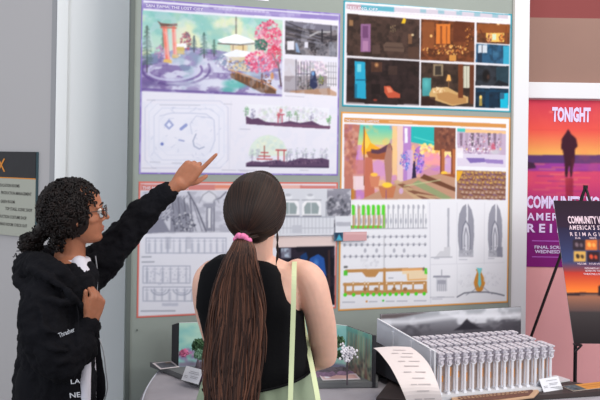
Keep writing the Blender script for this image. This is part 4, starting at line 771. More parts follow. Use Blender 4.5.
sheet('white_booklet', 'pale booklet lying on the table beneath the black easel poster', 'booklet', (onz(556, 376.5, zt+.001), onz(570, 381, zt+.001), onz(552, 379.5, zt+.001)), (206, 200, 206), fpl, .006)
# ------------------------------------------------------------ TONIGHT poster on the right wall
P = Print(onr(525.5, 99.6, .002), rd, Z3, (onr(640, 120)-onr(525.5, 120)).dot(rd), onr(530, 99.6).z-onr(530, 266.5).z, .0042, lambda px, py: onr(px, py, .002), (200, 60, 70))
for y0, y1, c0_, c1_ in ((99, 130, (196, 58, 84), (226, 86, 76)), (130, 160, (226, 86, 76), (236, 196, 96))): 
    mk = P.polymask([(500, y0), (700, y0), (700, y1), (500, y1)]); t = np.clip((P.gy-P.P(560, y0)[1])/(P.P(560, y1)[1]-P.P(560, y0)[1]), 0, 1)[..., None]; P.blend(mk, np.array(c0_, float)*(1-t)+np.array(c1_, float)*t)
P.poly([(500, 155), (700, 155), (700, 164), (500, 163)], (84, 54, 110)); P.poly([(500, 163), (700, 164), (700, 172), (500, 171)], (150, 60, 150)); P.poly([(500, 171), (700, 172), (700, 210), (500, 210)], (206, 70, 110))
for k in range(26): y = 164+k*1.7; x = 528+((k*37) % 50); P.line([(x, y), (x+16, y+.3)], 1.4, [(236, 150, 110), (120, 50, 130), (240, 120, 90)][k % 3], .5)
P.poly([(500, 157), (534, 163), (536, 168), (500, 172)], (60, 34, 62))
mk = P.polymask([(500, 172), (700, 172), (700, 268), (500, 268)]); t = np.clip((P.gy-P.P(560, 180)[1])/(P.P(560, 225)[1]-P.P(560, 180)[1]), 0, 1)[..., None]; P.blend(mk*t[..., 0], np.array((150, 34, 116), float)*(1-t)+np.array((126, 32, 118), float)*t)
P.poly([(566, 132.5), (568, 129), (570, 133), (576, 138.5), (577.6, 146), (575, 149), (574.5, 161), (572.5, 170), (572, 177), (570, 177), (569.5, 166), (568.5, 166), (567.5, 177), (565, 177), (564.5, 162), (562.6, 150), (561, 149), (561.5, 139)], (62, 26, 42)); P.oval(568.3, 133.5, 2.8, 3.6, (62, 26, 42), 1, .2)
P.poly([(565, 178), (573, 178), (573, 204), (566, 204)], (130, 30, 50), .7); P.oval(551, 112, 4, 1.6, (240, 150, 130), .6, .8); P.noise((236, 110, 90), 6, 8, 300, .55, .75, .2)
tp = P.build('wall_poster', thick=.002); tag(tp, 'large red and purple sunset poster reading TONIGHT on the pink wall', 'poster')
lav = mat('lavender lettering', (222, 206, 246), .6)
def rtext(t_, x0, x1, y, hp, nm='title_lettering', bold=.03, al='LEFT', space=1.0):
    a = onr(x0, y, .006); b_ = onr(x1, y, .006); return lettering(nm, t_, a, rd, Z3, hp*.0052, lav, tp, width=(b_-a).length, bold=bold, lift=.0006, space=space)
rtext('TONIGHT', 552, 590.5, 120.7, 13, bold=.05); rtext('COMMUNITY VOICES', 526.5, 618, 207.5, 11.5, bold=.04); rtext("AMERICA'S STORY", 527, 632, 220, 7.2, bold=.02, space=1.25); rtext('REIMAGINED', 527, 640, 232, 8.2, bold=.03, space=1.6)
rtext('FINAL SCREENING', 534.5, 578, 248.5, 3, 'small_lettering', .02); rtext('WEDNESDAY LIVE', 534.8, 578, 253, 3.2, 'small_lettering', .02)
mb = MB()
for y in (241.2, 257.2): a = onr(532, y, .004); mb.slab([a, a+rd*.6, a+rd*.6+Z3*.0045, a+Z3*.0045], rn*.001)
mb.build('rule', mat('violet rule', (176, 96, 196), .6), tp)
# ------------------------------------------------------------ easel and its poster
dB, dT = 3.32, 3.60
bl3 = at(573.6, 343.6, dB); tl3 = at(553.4, 200.8, dT); up3 = (tl3-bl3); hh = up3.length; up3.normalize()
xr = Vector((cos(YAW), -sin(YAW), 0)); xr = (xr-up3*xr.dot(up3)).normalized(); ww = .56
def tosh(px, py):
    nn_ = xr.cross(up3); r = ray(px, py); return CAM+r*((bl3-CAM).dot(nn_)/r.dot(nn_))
P = Print(bl3+up3*hh, xr, up3, ww, hh, .0034, tosh, (36, 26, 36))
for y0, y1, c0_, c1_ in ((200, 228, (40, 26, 38), (46, 30, 52)), (228, 262, (40, 34, 62), (56, 66, 110)), (262, 272, (56, 66, 110), (150, 60, 60)), (272, 293, (176, 50, 44), (240, 130, 50)), (293, 312, (170, 110, 84), (84, 66, 66)), (312, 346, (60, 54, 56), (30, 24, 28))):
    mk = P.polymask([(500, y0), (800, y0), (800, y1), (500, y1)]); t = np.clip((P.gy-P.P(590, y0)[1])/(P.P(590, y1)[1]-P.P(590, y0)[1]), 0, 1)[..., None]; P.blend(mk, np.array(c0_, float)*(1-t)+np.array(c1_, float)*t)
P.poly([(560, 294), (580, 292.6), (620, 293.5), (620, 295.6), (560, 296)], (50, 34, 40)); P.line([(580, 295), (600, 295)], 1, (200, 150, 120), .6); P.poly([(598, 287), (600, 285), (602, 288), (602, 296), (598, 296)], (40, 26, 34))
for (x, y, c1_, c2_, k) in ((572.5, 240, (46, 34, 44), (120, 100, 110), 1), (585, 240, (206, 110, 50), (250, 176, 90), 2), (598, 240, (120, 60, 50), (220, 150, 100), 3), (573.5, 251.5, (206, 160, 84), (40, 30, 30), 4), (587, 252, (46, 26, 36), (226, 80, 50), 5), (599.5, 252, (90, 60, 60), (200, 150, 120), 6)):
    P.rect(x, y, x+12, y+10.4, c1_); P.oval(x+4, y+5, 2.2, 3, c2_, .9); P.oval(x+8.5, y+5.4, 1.9, 2.6, c2_, .8)
es = P.build('easel_poster', thick=.004); tag(es, 'black to sunset-orange event poster standing on the tripod easel', 'poster')
pinkw = mat('pale pink lettering', (226, 200, 214), .6)
def etext(t_, x0, x1, y, hp, nm='title_lettering', bold=.02, space=1.0):
    a = tosh(x0, y); b_ = tosh(x1, y); lettering(nm, t_, a, xr, up3, hp*.0044, pinkw, es, width=(b_-a).dot(xr), bold=bold, lift=.006, space=space)
etext('COMMUNITY VOICES', 568, 613, 223.7, 7.6, bold=.03); etext("AMERICA'S STORY", 569, 613, 230, 4.6, bold=.02, space=1.3); etext('REIMAGINED', 570, 615, 236.4, 4, bold=.005, space=1.7)
for t_, x0, x1, y in (('ELSE', 575, 580, 239.3), ('CREATE', 589, 596, 239.3), ('WELCOME', 577, 586, 265), ('FUTURE VOICES', 589, 603, 265), ('WEDNESDAY NOVEMBER', 584, 613, 269.5), ('SEVEN IN THE EVENING', 585, 612, 272), ('THEATRE LOBBY STAGE', 583, 614, 275.2)): etext(t_, x0, x1, y, 1.7, 'small_lettering', .01)
em = mat('black easel metal', (34, 30, 34), .4, metal=.4)
el = thing('tripod_easel', 'black metal tripod easel carrying the event poster, right of the colonnade model', 'easel', (tl3.x+.3, tl3.y+.1, 0))
nn_ = xr.cross(up3); apex = at(585.5, 187, 3.72); 
if True:
    sideL = at(525.5, 352, 3.72+.25); dl = (sideL-apex).normalized(); lf = apex+dl*((-apex.z)/dl.z*1.0)
    MB().bar(apex, Vector((lf.x, lf.y, .0)), .010, .010).build('leg', em, el)
    cx_ = at(575, 343, dB+.012); cb2 = at(574.8, 379, 3.42); MB().bar(at(575.5, 341, 3.42), Vector((cb2.x, cb2.y, 0)), .011, .011).build('front_post', em, el)
    rgt = at(640, 352, 3.55); dr = (rgt-apex).normalized(); rf = apex+dl*0; rf = apex+dr*(-apex.z/dr.z); MB().bar(apex, Vector((rf.x, rf.y, 0)), .010, .010).build('leg', em, el)
    MB().bar(apex+Vector((0, 0, 0)), at(578.5, 212, 3.66), .008, .008).build('head_bar', em, el); MB().bar(apex, at(593, 212, 3.66), .008, .008).build('head_bar', em, el)
    MB().box(apex, (.016, .014, .016)).build('top_joint', em, el)
    q0 = at(574, 344.6, dB); MB().bar(q0, q0+xr*.03, .03, .006).build('ledge', em, el); q0 = q0+xr*.4; MB().bar(q0, q0+xr*.03, .03, .006).build('ledge', em, el)
    MB().bar(at(576, 344, 3.42), at(576, 345, dB), .008, .008).build('ledge_arm', em, el)
    MB().bar(at(575, 352, dB+.01), at(581, 346, dB+.01), .008, .006).build('bracket', em, el)
# ------------------------------------------------------------ people
def xf(M, c): return lambda x, y, z: Vector(c)+M @ Vector((x, y, z))
def basis(fv, up=Z3):
    f_ = Vector(fv).normalized(); r = f_.cross(Vector(up)).normalized(); u = r.cross(f_); return Matrix((r, f_, u)).transposed(), r, f_, u
def oring(c, rv, fv, hw, hd, n=28, e=2.3, back=None):
    out = []
    for k in range(n):
        t = 2*pi*k/n; cs, sn_ = cos(t), sin(t); d_ = hd if sn_ >= 0 or back is None else back
        out.append(Vector(c)+rv*(hw*math.copysign(abs(cs)**(2/e), cs))+fv*(d_*math.copysign(abs(sn_)**(2/e), sn_)))
    return out
HEADP = [(-.108, .066, .028, .018), (-.104, .084, .012, .031), (-.093, .093, -.006, .041), (-.075, .088, -.036, .050), (-.06, .091, -.052, .055), (-.045, .092, -.064, .060), (-.028, .088, -.076, .064), (-.005, .082, -.09, .069),
         (.018, .090, -.097, .072), (.035, .094, -.1, .074), (.055, .089, -.1, .075), (.078, .074, -.09, .068), (.097, .048, -.066, .052), (.108, .018, -.04, .032), (.112, -.005, -.02, .014)]
def head(mb, c, fv, up, sc=1.0):
    M, r, f_, u = basis(fv, up); T = xf(M*sc, c); rs = []
    for z, fr, bk, w in HEADP:
        cy = (fr+bk)/2; hd = (fr-bk)/2; rs.append([T(w*math.copysign(abs(cos(t))**(2/2.2), cos(t)), cy+hd*math.copysign(abs(sin(t))**(2/2.1), sin(t)), z) for t in [2*pi*k/32 for k in range(32)]])
    mb.rings(rs)
    mb.limb([T(0, .086, .016), T(0, .101, -.006), T(0, .112, -.024)], [.0065*sc, .0075*sc, .0095*sc], 12, 4)           # nose
    for s_ in (-1, 1):
        mb.limb([T(s_*.006, .098, -.029), T(s_*.011, .09, -.031)], [.0065*sc, .006*sc], 10, 3)
        mb.limb([T(s_*.012, .089, .022), T(s_*.034, .085, .025), T(s_*.052, .07, .018)], [.007*sc]*3, 10, 3)         # brow
        mb.limb([T(s_*.036, .062, -.022), T(s_*.050, .045, -.024)], [.0165*sc, .0145*sc], 12, 3)                          # cheekbone
        R = M @ Matrix.Rotation(-s_*.35, 3, 'Z'); mb.ell(T(s_*.074, -.012, -.006), (.007*sc, .017*sc, .03*sc), R, 12, 10); mb.ell(T(s_*.073, -.006, -.03), (.006*sc, .009*sc, .011*sc), R, 10, 8)
    mb.limb([T(-.02, .083, -.056), T(0, .094, -.055), T(.02, .083, -.056)], [.004*sc, .0062*sc, .004*sc], 10, 4); mb.limb([T(-.018, .082, -.066), T(0, .092, -.066), T(.018, .082, -.066)], [.004*sc, .0068*sc, .004*sc], 10, 4)
    return T, M
def hand(mb, W, d, nb, ts, curls, sc=1.0, thumb=None, tspread=.7):
    d = Vector(d).normalized(); nb = Vector(nb); nb = (nb-d*nb.dot(d)).normalized(); ts = Vector(ts); ts = (ts-d*ts.dot(d)-nb*ts.dot(nb)).normalized(); W = Vector(W)
    L = (.086, .09, .085, .077); off = (.028, .0095, -.0095, -.027); ph = ((.041, .025, .021), (.045, .029, .022), (.041, .027, .021), (.032, .02, .018)); rr = (.0088, .009, .0085, .0075); tips = []
    for i in range(4):
        root = W+d*(L[i]*sc)+ts*(off[i]*sc); mb.limb([W+ts*(off[i]*.6*sc), W+d*(.04*sc)+ts*(off[i]*.85*sc)-nb*.002, root], [.017*sc, .0165*sc, .0115*sc], 12, 4)
        p = root; ang = 0; pts = [W+d*((L[i]-.02)*sc)+ts*(off[i]*sc), root]; sp = ts*((1.5-i)*.06)
        for k in range(3):
            ang += curls[i][k]; dd = (d*cos(ang)-nb*sin(ang)+sp*max(0, cos(ang))).normalized(); p = p+dd*(ph[i][k]*sc); pts.append(p)
        r0 = rr[i]*sc; mb.limb(pts, [r0*1.2, r0*1.12, r0, r0*.93, r0*.78], 12, 4); tips.append((p, dd))
    th = thumb or (d*.75+ts*tspread-nb*.35); th = Vector(th).normalized(); t0 = W+d*(.02*sc)+ts*(.018*sc)-nb*.004; t1 = t0+(th*.6+ts*.5+d*.3).normalized()*(.038*sc); t2 = t1+th*(.034*sc); t3 = t2+(th+d*.3).normalized()*(.027*sc)
    mb.limb([t0, t1, t2, t3], [.017*sc, .0135*sc, .0105*sc, .0085*sc], 12, 4); tips.append((t3, th)); return tips
def skin_build(mb, name, material, voxel, parent=None, smooth_it=4):
    o = mb.build(name, material, parent, smooth_=True); r = o.modifiers.new('weld', 'REMESH'); r.mode = 'VOXEL'; r.voxel_size = voxel; r.use_smooth_shade = True
    s_ = o.modifiers.new('soften', 'SMOOTH'); s_.factor = .5; s_.iterations = smooth_it; return o
def folds(o, strength, size, kind='CLOUDS'):
    t = bpy.data.textures.new('folds', kind); t.noise_scale = size
    if kind == 'CLOUDS': t.noise_depth = 2
    m_ = o.modifiers.new('folds', 'DISPLACE'); m_.texture = t; m_.strength = strength; m_.mid_level = .5; m_.texture_coords = 'LOCAL'; return o
skinA = mat('warm brown skin', (172, 112, 84), .5, noise=.06, nscale=60, sss=.12); skinW = mat('light skin', (232, 184, 164), .5, noise=.04, nscale=50, sss=.15)
eye_w = mat('eye white', (232, 228, 224), .3); eye_d = mat('dark iris', (40, 26, 20), .2); lip = mat('lip tone', (168, 96, 84), .5); browm = mat('dark brow hair', (34, 24, 22), .8)
def face_bits(T, M, par, sc=1.0, browm_=None):
    for s_ in (-1, 1):
        e = MB().ell(T(s_*.031, .0765, .006), .0115*sc).build('eye', eye_w, par, smooth_=True); MB().ell(T(s_*.032, .0845, .006), (.0055*sc, .004*sc, .0055*sc), M).build('iris', eye_d, e, smooth_=True)
        MB().limb([T(s_*.014, .0945, .026), T(s_*.032, .092, .032), T(s_*.05, .078, .026)], [.0025, .0035, .002], 8, 4).build('eyebrow', browm, par, smooth_=True)
    l = MB(); l.limb([T(-.02, .0845, -.0565), T(0, .0965, -.056), T(.02, .0845, -.0565)], [.003, .0045, .003], 8, 4); l.limb([T(-.018, .0835, -.0655), T(0, .0945, -.0655), T(.018, .0835, -.0655)], [.003, .005, .003], 8, 4); l.build('lips', lip, par, smooth_=True)
# ===== long-haired woman seen from behind
wf = (FW*.985+RT*.12); wf.z = 0; wf.normalize(); wr = wf.cross(Z3)
A_ = lambda px, py, d: at(px, py, d)
wt_rings = [(252, 254, .050, .048), (252, 259, .085, .055), (252, 265, .128, .066), (252, 274, .148, .078), (251, 290, .150, .088), (251, 310, .143, .092), (253, 330, .138, .090), (256, 350, .136, .088), (257, 366, .142, .092), (258, 385, .152, .1), (259, 412, .168, .112), (259, 440, .170, .118), (259, 460, .16, .11)]
DW = 2.32
mb = MB(); mb.rings([oring(A_(x, y, DW), wr, wf, hw, hd) for x, y, hw, hd in wt_rings])
Th, Mh = None, None
hc = A_(256, 213, 2.27); ThW, MhW = head(mb, hc, FW*.97+RT*.24, Z3+RT*.02, .92)
mb.limb([A_(257, 228, 2.28), A_(256, 246, 2.29), A_(254, 262, 2.31)], [.05, .049, .056], 18, 4)
mb.limb([A_(298, 273, 2.31), A_(309, 281, 2.30), A_(317, 305, 2.30), A_(322, 330, 2.33), A_(324, 355, 2.38)], [.042, .049, .044, .043, .040], 18, 5)
mb.limb([A_(324, 355, 2.38), A_(314, 358, 2.47), A_(290, 352, 2.53), A_(268, 346, 2.54)], [.039, .037, .032, .025], 16, 5)
mb.limb([A_(213, 274, 2.31), A_(208, 283, 2.31), A_(208, 305, 2.35), A_(214, 335, 2.44)], [.042, .045, .042, .037], 18, 5)
mb.limb([A_(214, 335, 2.44), A_(240, 346, 2.52), A_(266, 350, 2.52), A_(282, 354, 2.48)], [.036, .033, .028, .024], 16, 5)
hand(mb, A_(286, 354, 2.465), RT*.97-FW*.25-UP*.12, FW*.9+RT*.3, UP, [(.6, .8, .5)]*4, .92)
hand(mb, A_(268, 346, 2.55), -RT*.9-FW*.05+UP*.1, FW, UP, [(.3, .5, .4)]*4, .92)
zf = lambda px, d, z: Vector((at(px, 200, d).x, at(px, 200, d).y, z))
for px in (246, 273):
    mb.limb([zf(px, DW, .84), zf(px, DW, .48), zf(px, DW+.01, .10)], [.085, .058, .038], 16, 5); fp = zf(px, DW, .045); mb.limb([fp-wf*.03, fp+wf*.08, fp+wf*.16-Z3*.01], [.035, .034, .025], 14, 4)
wo = skin_build(mb, 'person', skinW, .0045); tag(wo, 'person seen from behind with a long brown ponytail, black sleeveless top and sage skirt', 'person')
face_bits(ThW, MhW, wo, .92)
blk = mat('black jersey', (17, 17, 20), .9, spec=.15, bump=.15, bscale=60)
def topring(xl, xr_, y, hd, e, k=.0): a, b_ = A_(xl, y, DW), A_(xr_, y, DW); c = (a+b_)/2; return oring(c, wr, wf, (b_-a).length/2, hd, 72, e)
def tilt(ring, y0, amt): return ring
tr_ = [(216, 266, 257, .070, 5), (208, 280, 263, .083, 5.5), (204, 284.5, 270, .094, 5.5), (202, 287, 282, .102, 5.5), (200, 291, 295, .104, 5), (198.5, 298, 305, .104, 4), (198.3, 304, 313, .102, 2.6), (201, 305, 325, .1, 2.4), (205, 306.5, 342, .100, 2.4), (204.5, 309.5, 358, .109, 2.4), (203.5, 313, 372, .119, 2.4)]
R__ = [topring(*q) for q in tr_]
last = R__[-1]; cenl = sum(last, Vector())/72
for k_ in (-1,):
    R__[k_] = [p+Z3*((p-cenl).dot(wr)*.20+(p-cenl).dot(wf)*.16-.006) for p in R__[k_]]
top = MB().rings(R__); to_ = top.build('tank_top', blk, wo, smooth_=True); 
MB().tube([p+(p-cenl).normalized()*.001 for p in R__[-1]]+[R__[-1][0]], .0035, 8).build('hem', blk, to_, smooth_=True)
sage = mat('sage green fabric', (146, 160, 136), .85, noise=.08, nscale=10, bump=.2, bscale=30, stretch=(1, 1, .15))
sr = []
for y, hw, hd in ((360, .148, .097), (374, .155, .104), (390, .168, .114), (415, .186, .132), (450, .196, .142)): sr.append((A_(258.5, y, DW), hw, hd))
zb0 = sr[-1][0]
for z, hw, hd in ((.6, .2, .15), (.4, .22, .17), (.2, .24, .19)): sr.append((Vector((zb0.x, zb0.y, z)), hw, hd))
rg3 = []
for j, (c, hw, hd) in enumerate(sr):
    amp = min(.014, .002+.0025*j); r = []
    for k in range(96): t = 2*pi*k/96; q = 1+amp/hw*(sin(t*13)+.5*sin(t*23+1)); r.append(c+wr*(hw*q*cos(t))+wf*(hd*q*sin(t)))
    rg3.append(r)
sk = MB().rings(rg3, caps=False); n0 = 96; so = sk.build('skirt', sage, wo, smooth_=True); s_ = so.modifiers.new('thick', 'SOLIDIFY'); s_.thickness = .003
for px in (246, 273): fp = zf(px, DW, .03); MB().limb([fp-wf*.04+Z3*.012, fp+wf*.08+Z3*.01, fp+wf*.17], [.042, .042, .032], 14, 4).build('shoe', mat('white shoe', (220, 218, 214), .6), wo, smooth_=True)
# hair: combed cap, strands and ponytail
def hairmat(name, dark, light, sc=140):
    if name in MATS: return MATS[name]
    M = mat(name, dark, .5, spec=.25); nt = M.node_tree; b = nt.nodes['Principled BSDF']; g_ = nt.nodes.new('ShaderNodeNewGeometry'); r = nt.nodes.new('ShaderNodeValToRGB')
    r.color_ramp.elements[0].color = lin(dark)+(1,); r.color_ramp.elements[1].color = lin(light)+(1,); r.color_ramp.elements[0].position = .35; nt.links.new(g_.outputs['Random Per Island'], r.inputs[0]); nt.links.new(r.outputs[0], b.inputs['Base Color']); return M
hairW = hairmat('dark brown hair', (34, 23, 20), (62, 42, 34)); hairP = hairmat('brown ponytail hair', (50, 33, 28), (112, 74, 58)); hairA = hairmat('black curly hair', (17, 12, 12), (34, 24, 22))
hb = MB(); hcc = A_(255, 208, 2.262); Mw = basis(FW*.97+RT*.24)[0]
def hshape(th, ph): return hcc+Mw @ Vector((.0875*sin(th)*cos(ph), -.002+.112*sin(th)*sin(ph), .104*cos(th)))
hb.ell(hcc, (.080, .108, .096), Mw, 32, 20)
tie = A_(243, 239, 2.155)
for k in range(150):
    ph = -pi*1.12+pi*1.24*k/149; s_ = hcc+Mw @ Vector((.086*cos(ph*1.0), .01+.0*k, 0)); 
    # strand starts along the hairline arc over the crown and is drawn to the tie
    a = pi*(k/149); st = Vector((.083*cos(a)*(.8+.2*min(1, sin(a)*2.5)), .03+.025*sin(a), -.05+.153*sin(a)**.8)); tv = Mw.inverted() @ (tie-hcc); pts = []
    for j in range(12):
        t = j/11; v = st.lerp(tv, t); q = Vector((v.x/.0835, v.y/.1125, v.z/.0995)); l = q.length; 
        if l < 1: v = Vector((q.x/l*.0835, q.y/l*.1125, q.z/l*.0995)) if j < 11 else v
        pts.append(hcc+Mw @ (v+Vector((sin(k*1.7+j)*.0006, 0, cos(k*2.1+j)*.0006))))
    hb.tube(pts, [.0032]*11+[.002], 5)
for k in range(60):   # lower layer from the nape sides
    a = random.uniform(-1, 1); st = Vector((.046*a, -.03-.04*(1-abs(a)), -.062-.012*random.random())); tv = Mw.inverted() @ (tie-hcc); pts = []
    for j in range(7):
        t = j/6; v = st.lerp(tv, t); v.y -= .03*sin(t*pi)*(1-.3*abs(a)); pts.append(hcc+Mw @ v)
    hb.tube(pts, .003, 5)
hb.ell(A_(252, 233, 2.232), (.052, .05, .03), Mw, 16, 10)
hb.build('hair', hairW, wo, smooth_=True)
lk = MB()
for k in range(5): lk.tube([A_(276+k*.5, 228, 2.21), A_(278-k*.3, 238, 2.2), A_(276.5+k*.4, 248, 2.2), A_(278.5-k*.5, 256, 2.2), A_(276, 263+k, 2.2)], [.0022, .002, .0018, .0015, .0008], 5, 4)
lk.build('loose_strand', hairW, wo, smooth_=True)
pb_ = MB()
axis = [(243, 239, 2.150, .020), (242.5, 248, 2.125, .030), (240, 262, 2.125, .042), (238.5, 285, 2.14, .060), (237.5, 310, 2.15, .072), (236, 335, 2.155, .076), (233.5, 360, 2.155, .075), (232, 385, 2.15, .070), (231, 410, 2.145, .060), (230, 440, 2.145, .045), (230, 458, 2.145, .02)]
ap = [A_(x, y, d) for x, y, d, w in axis]; aw = [w for *_, w in axis]
pb_.rings([oring(p, wr, wf, w*.86, .012+w*.28, 20) for p, w in zip(ap, aw)])
rg_ = random.Random(12)
for k in range(520):
    u = rg_.uniform(-1, 1); v = rg_.choice((-1, -1, -1, 1)) ; j1 = rg_.randint(6, 10); ph0 = rg_.uniform(0, 6.3); fr_ = rg_.uniform(.5, 1.0); am_ = rg_.uniform(.002, .011); pts = []; lay = rg_.uniform(.9, 1.12)
    for j in range(0, j1+1):
        w = aw[j]; off = u+.05*sin(j*fr_+ph0); dep = (.012+w*.30)*sqrt(max(0, 1-min(1, abs(off))**2.3))*lay
        pts.append(ap[j]+wr*(w*off*.98+am_*sin(j*1.3+ph0)*min(1, j/3))+wf*(v*dep))
    r0 = rg_.uniform(.0018, .0036); pb_.tube(pts, [r0]*len(pts[:-2])+[r0*.8, r0*.25], 4, 3)
for k in range(46):   # flyaway ends on both sides
    s_ = rg_.choice((-1, 1)); j0 = rg_.randint(3, 7); j1 = min(10, j0+3); pts = [ap[j]+wr*(s_*aw[j]*rg_.uniform(.9, 1.02)+s_*(.004+.012*rg_.random())*(j-j0)/3)-wf*.01 for j in range(j0, j1+1)]
    pb_.tube(pts, [.0016]*(len(pts)-1)+[.0005], 4, 3)
pb_.build('ponytail', hairP, wo, smooth_=True)
sb = MB(); R1 = []
cs_ = A_(242.6, 240, 2.142); ax_ = (ap[1]-ap[0]).normalized(); sx_ = ax_.cross(wf).normalized(); sy_ = ax_.cross(sx_)
pts = []; rad = []
for k in range(49):
    t = 2*pi*k/48; rr_ = .0165+.002*sin(t*7); pts.append(cs_+sx_*(rr_*1.05*cos(t))+sy_*(rr_*sin(t))+ax_*(.003*sin(t*5)+.006*cos(t))); rad.append(.0068+.0017*sin(t*11))
sb.tube(pts, rad, 10); so2 = sb.build('scrunchie', mat('pink scrunchie', (236, 128, 176), .8, noise=.1, nscale=80), wo, smooth_=True)
# shoulder bag with a pale green strap
strap_m = mat('pale yellow green strap', (220, 230, 184), .7)
bag = thing('shoulder_bag', 'shoulder bag with pale yellow-green strap hanging from the right shoulder of the long-haired person', 'bag', zf(302, 2.16, .45))
SP = [(289.3, 447, 2.155), (290, 420, 2.165), (290.5, 400, 2.17), (291.5, 365, 2.185), (292.7, 330, 2.19), (293.6, 300, 2.19), (294, 280, 2.20), (294.2, 268, 2.23), (294.6, 262.2, 2.28), (296, 263.5, 2.34), (298.5, 276, 2.40), (301, 300, 2.43), (303, 322, 2.42), (306, 338, 2.37), (311, 362, 2.26), (316, 388, 2.19), (319.5, 410, 2.16), (323, 445, 2.155)]
sp_, _ = smooth([A_(*q) for q in SP], [0]*len(SP), 4); stm = MB(); R2 = []
for i, p in enumerate(sp_):
    t = (sp_[min(i+1, len(sp_)-1)]-sp_[max(i-1, 0)]).normalized(); w = RT.copy(); w = (w-t*w.dot(t)).normalized(); n_ = t.cross(w); R2.append([p+w*.0068+n_*.001, p-w*.0068+n_*.001, p-w*.0068-n_*.001, p+w*.0068-n_*.001])
stm.rings(R2); stm.build('strap', strap_m, bag)
bc = (sp_[0]+sp_[-1])/2-wf*.05; bm_ = MB(); rs = []
for z, w, d_ in ((0, .13, .018), (-.03, .15, .03), (-.12, .16, .045), (-.24, .16, .05), (-.27, .15, .045)): rs.append(oring(bc+Z3*z, wr, wf, w, d_, 24, 4))
bm_.rings(rs).build('bag_body', mat('sage canvas', (170, 180, 150), .85, bump=.2, bscale=200), bag, smooth_=True)
# ===== curly-haired person pointing at the board
af = RT*cos(.55)+FW*sin(.55); af.z = 0; af.normalize(); ar = af.cross(Z3)     # ar points towards the viewer
DA = 2.80
mb = MB()
ta_ = [(70, 256, .052, .05), (68, 263, .09, .06), (66, 272, .15, .075), (64, 288, .165, .09), (63, 315, .155, .1), (62, 345, .145, .1), (61, 375, .145, .1), (60, 410, .16, .11), (60, 430, .16, .11)]
mb.rings([oring(A_(x, y, DA), ar, af, hw, hd) for x, y, hw, hd in ta_])
hfv = RT*cos(.44)+FW*sin(.44)+UP*.05; ThA, MhA = head(mb, A_(74.5, 213, 2.78), hfv, Z3+RT*.10, 1.0)
mb.limb([A_(71, 230, 2.79), A_(71, 246, 2.80), A_(69, 264, 2.81)], [.052, .05, .058], 18, 4)
WL = (170, 190.5, 2.95)
mb.limb([A_(80, 274, 2.93), A_(100, 256, 2.95), A_(128, 228, 2.96), A_(150, 207, 2.955), A_(*WL), A_(179, 183, 2.95)], [.05, .05, .04, .035, .027, .026], 16, 5)
dh = RT*.64+UP*.77+FW*.06
tipsA = hand(mb, A_(179.5, 183.5, 2.95), dh, -FW-UP*.1, RT*.77-UP*.64, [(-.02, .06, .04), (1.25, 1.3, .8), (1.35, 1.4, .8), (1.4, 1.4, .8)], .98, thumb=(RT*.5+UP*.25+FW*.8))
mb.limb([A_(44, 290, 2.66), A_(46, 320, 2.62), A_(58, 358, 2.60)], [.05, .045, .04], 16, 5)
mb.limb([A_(58, 358, 2.60), A_(74, 344, 2.64), A_(89, 322, 2.655)], [.04, .034, .026], 16, 5)
tipsB = hand(mb, A_(91, 320, 2.65), UP*.95+RT*.28+FW*.1, RT*.75-FW*.65, -RT*.5-FW*.8, [(.9, 1.2, .7), (1.0, 1.2, .7), (1.1, 1.3, .7), (1.15, 1.3, .7)], .86, thumb=(UP*.95+RT*.05-FW*.2))
for k, px in enumerate((50, 70)):
    dd = DA+(-.06 if k == 0 else .06); mb.limb([zf(px, dd, .8), zf(px, dd, .45), zf(px, dd, .09)], [.085, .058, .04], 16, 5); fp = zf(px, dd, .045); mb.limb([fp-af*.03, fp+af*.08, fp+af*.17-Z3*.01], [.036, .035, .026], 14, 4)
pa_ = skin_build(mb, 'person', skinA, .0042); tag(pa_, 'curly-haired person in glasses and black hoodie pointing at the purple-bordered poster', 'person')
face_bits(ThA, MhA, pa_)
nail = mat('pale nail', (226, 180, 160), .35)
# glasses
gm_ = mat('black glasses frame', (24, 22, 24), .3); gl_ = MB()
for s_ in (-1, 1):
    gl_.tube([ThA(s_*.034+.0225*cos(t), .104-.006*abs(cos(t)), .002+.0215*sin(t)) for t in [2*pi*k/24 for k in range(25)]], .0014, 6)
    gl_.tube([ThA(s_*.057, .098, .008), ThA(s_*.076, .06, .009), ThA(s_*.083, .0, .006), ThA(s_*.08, -.02, -.008)], .0015, 6)
gl_.tube([ThA(-.0115, .104, .006), ThA(0, .109, .009), ThA(.0115, .104, .006)], .0014, 6)
go = gl_.build('glasses', gm_, pa_, smooth_=True)
lens = mat('clear lens', (235, 240, 245), .05, trans=1.0)
for s_ in (-1, 1):
    lm = MB(); lm.slab([ThA(s_*.034+.021*cos(t), .1015, .002+.020*sin(t)) for t in [2*pi*k/20 for k in range(20)]], MhA @ Vector((0, .0012, 0))).build('lens', lens, go)
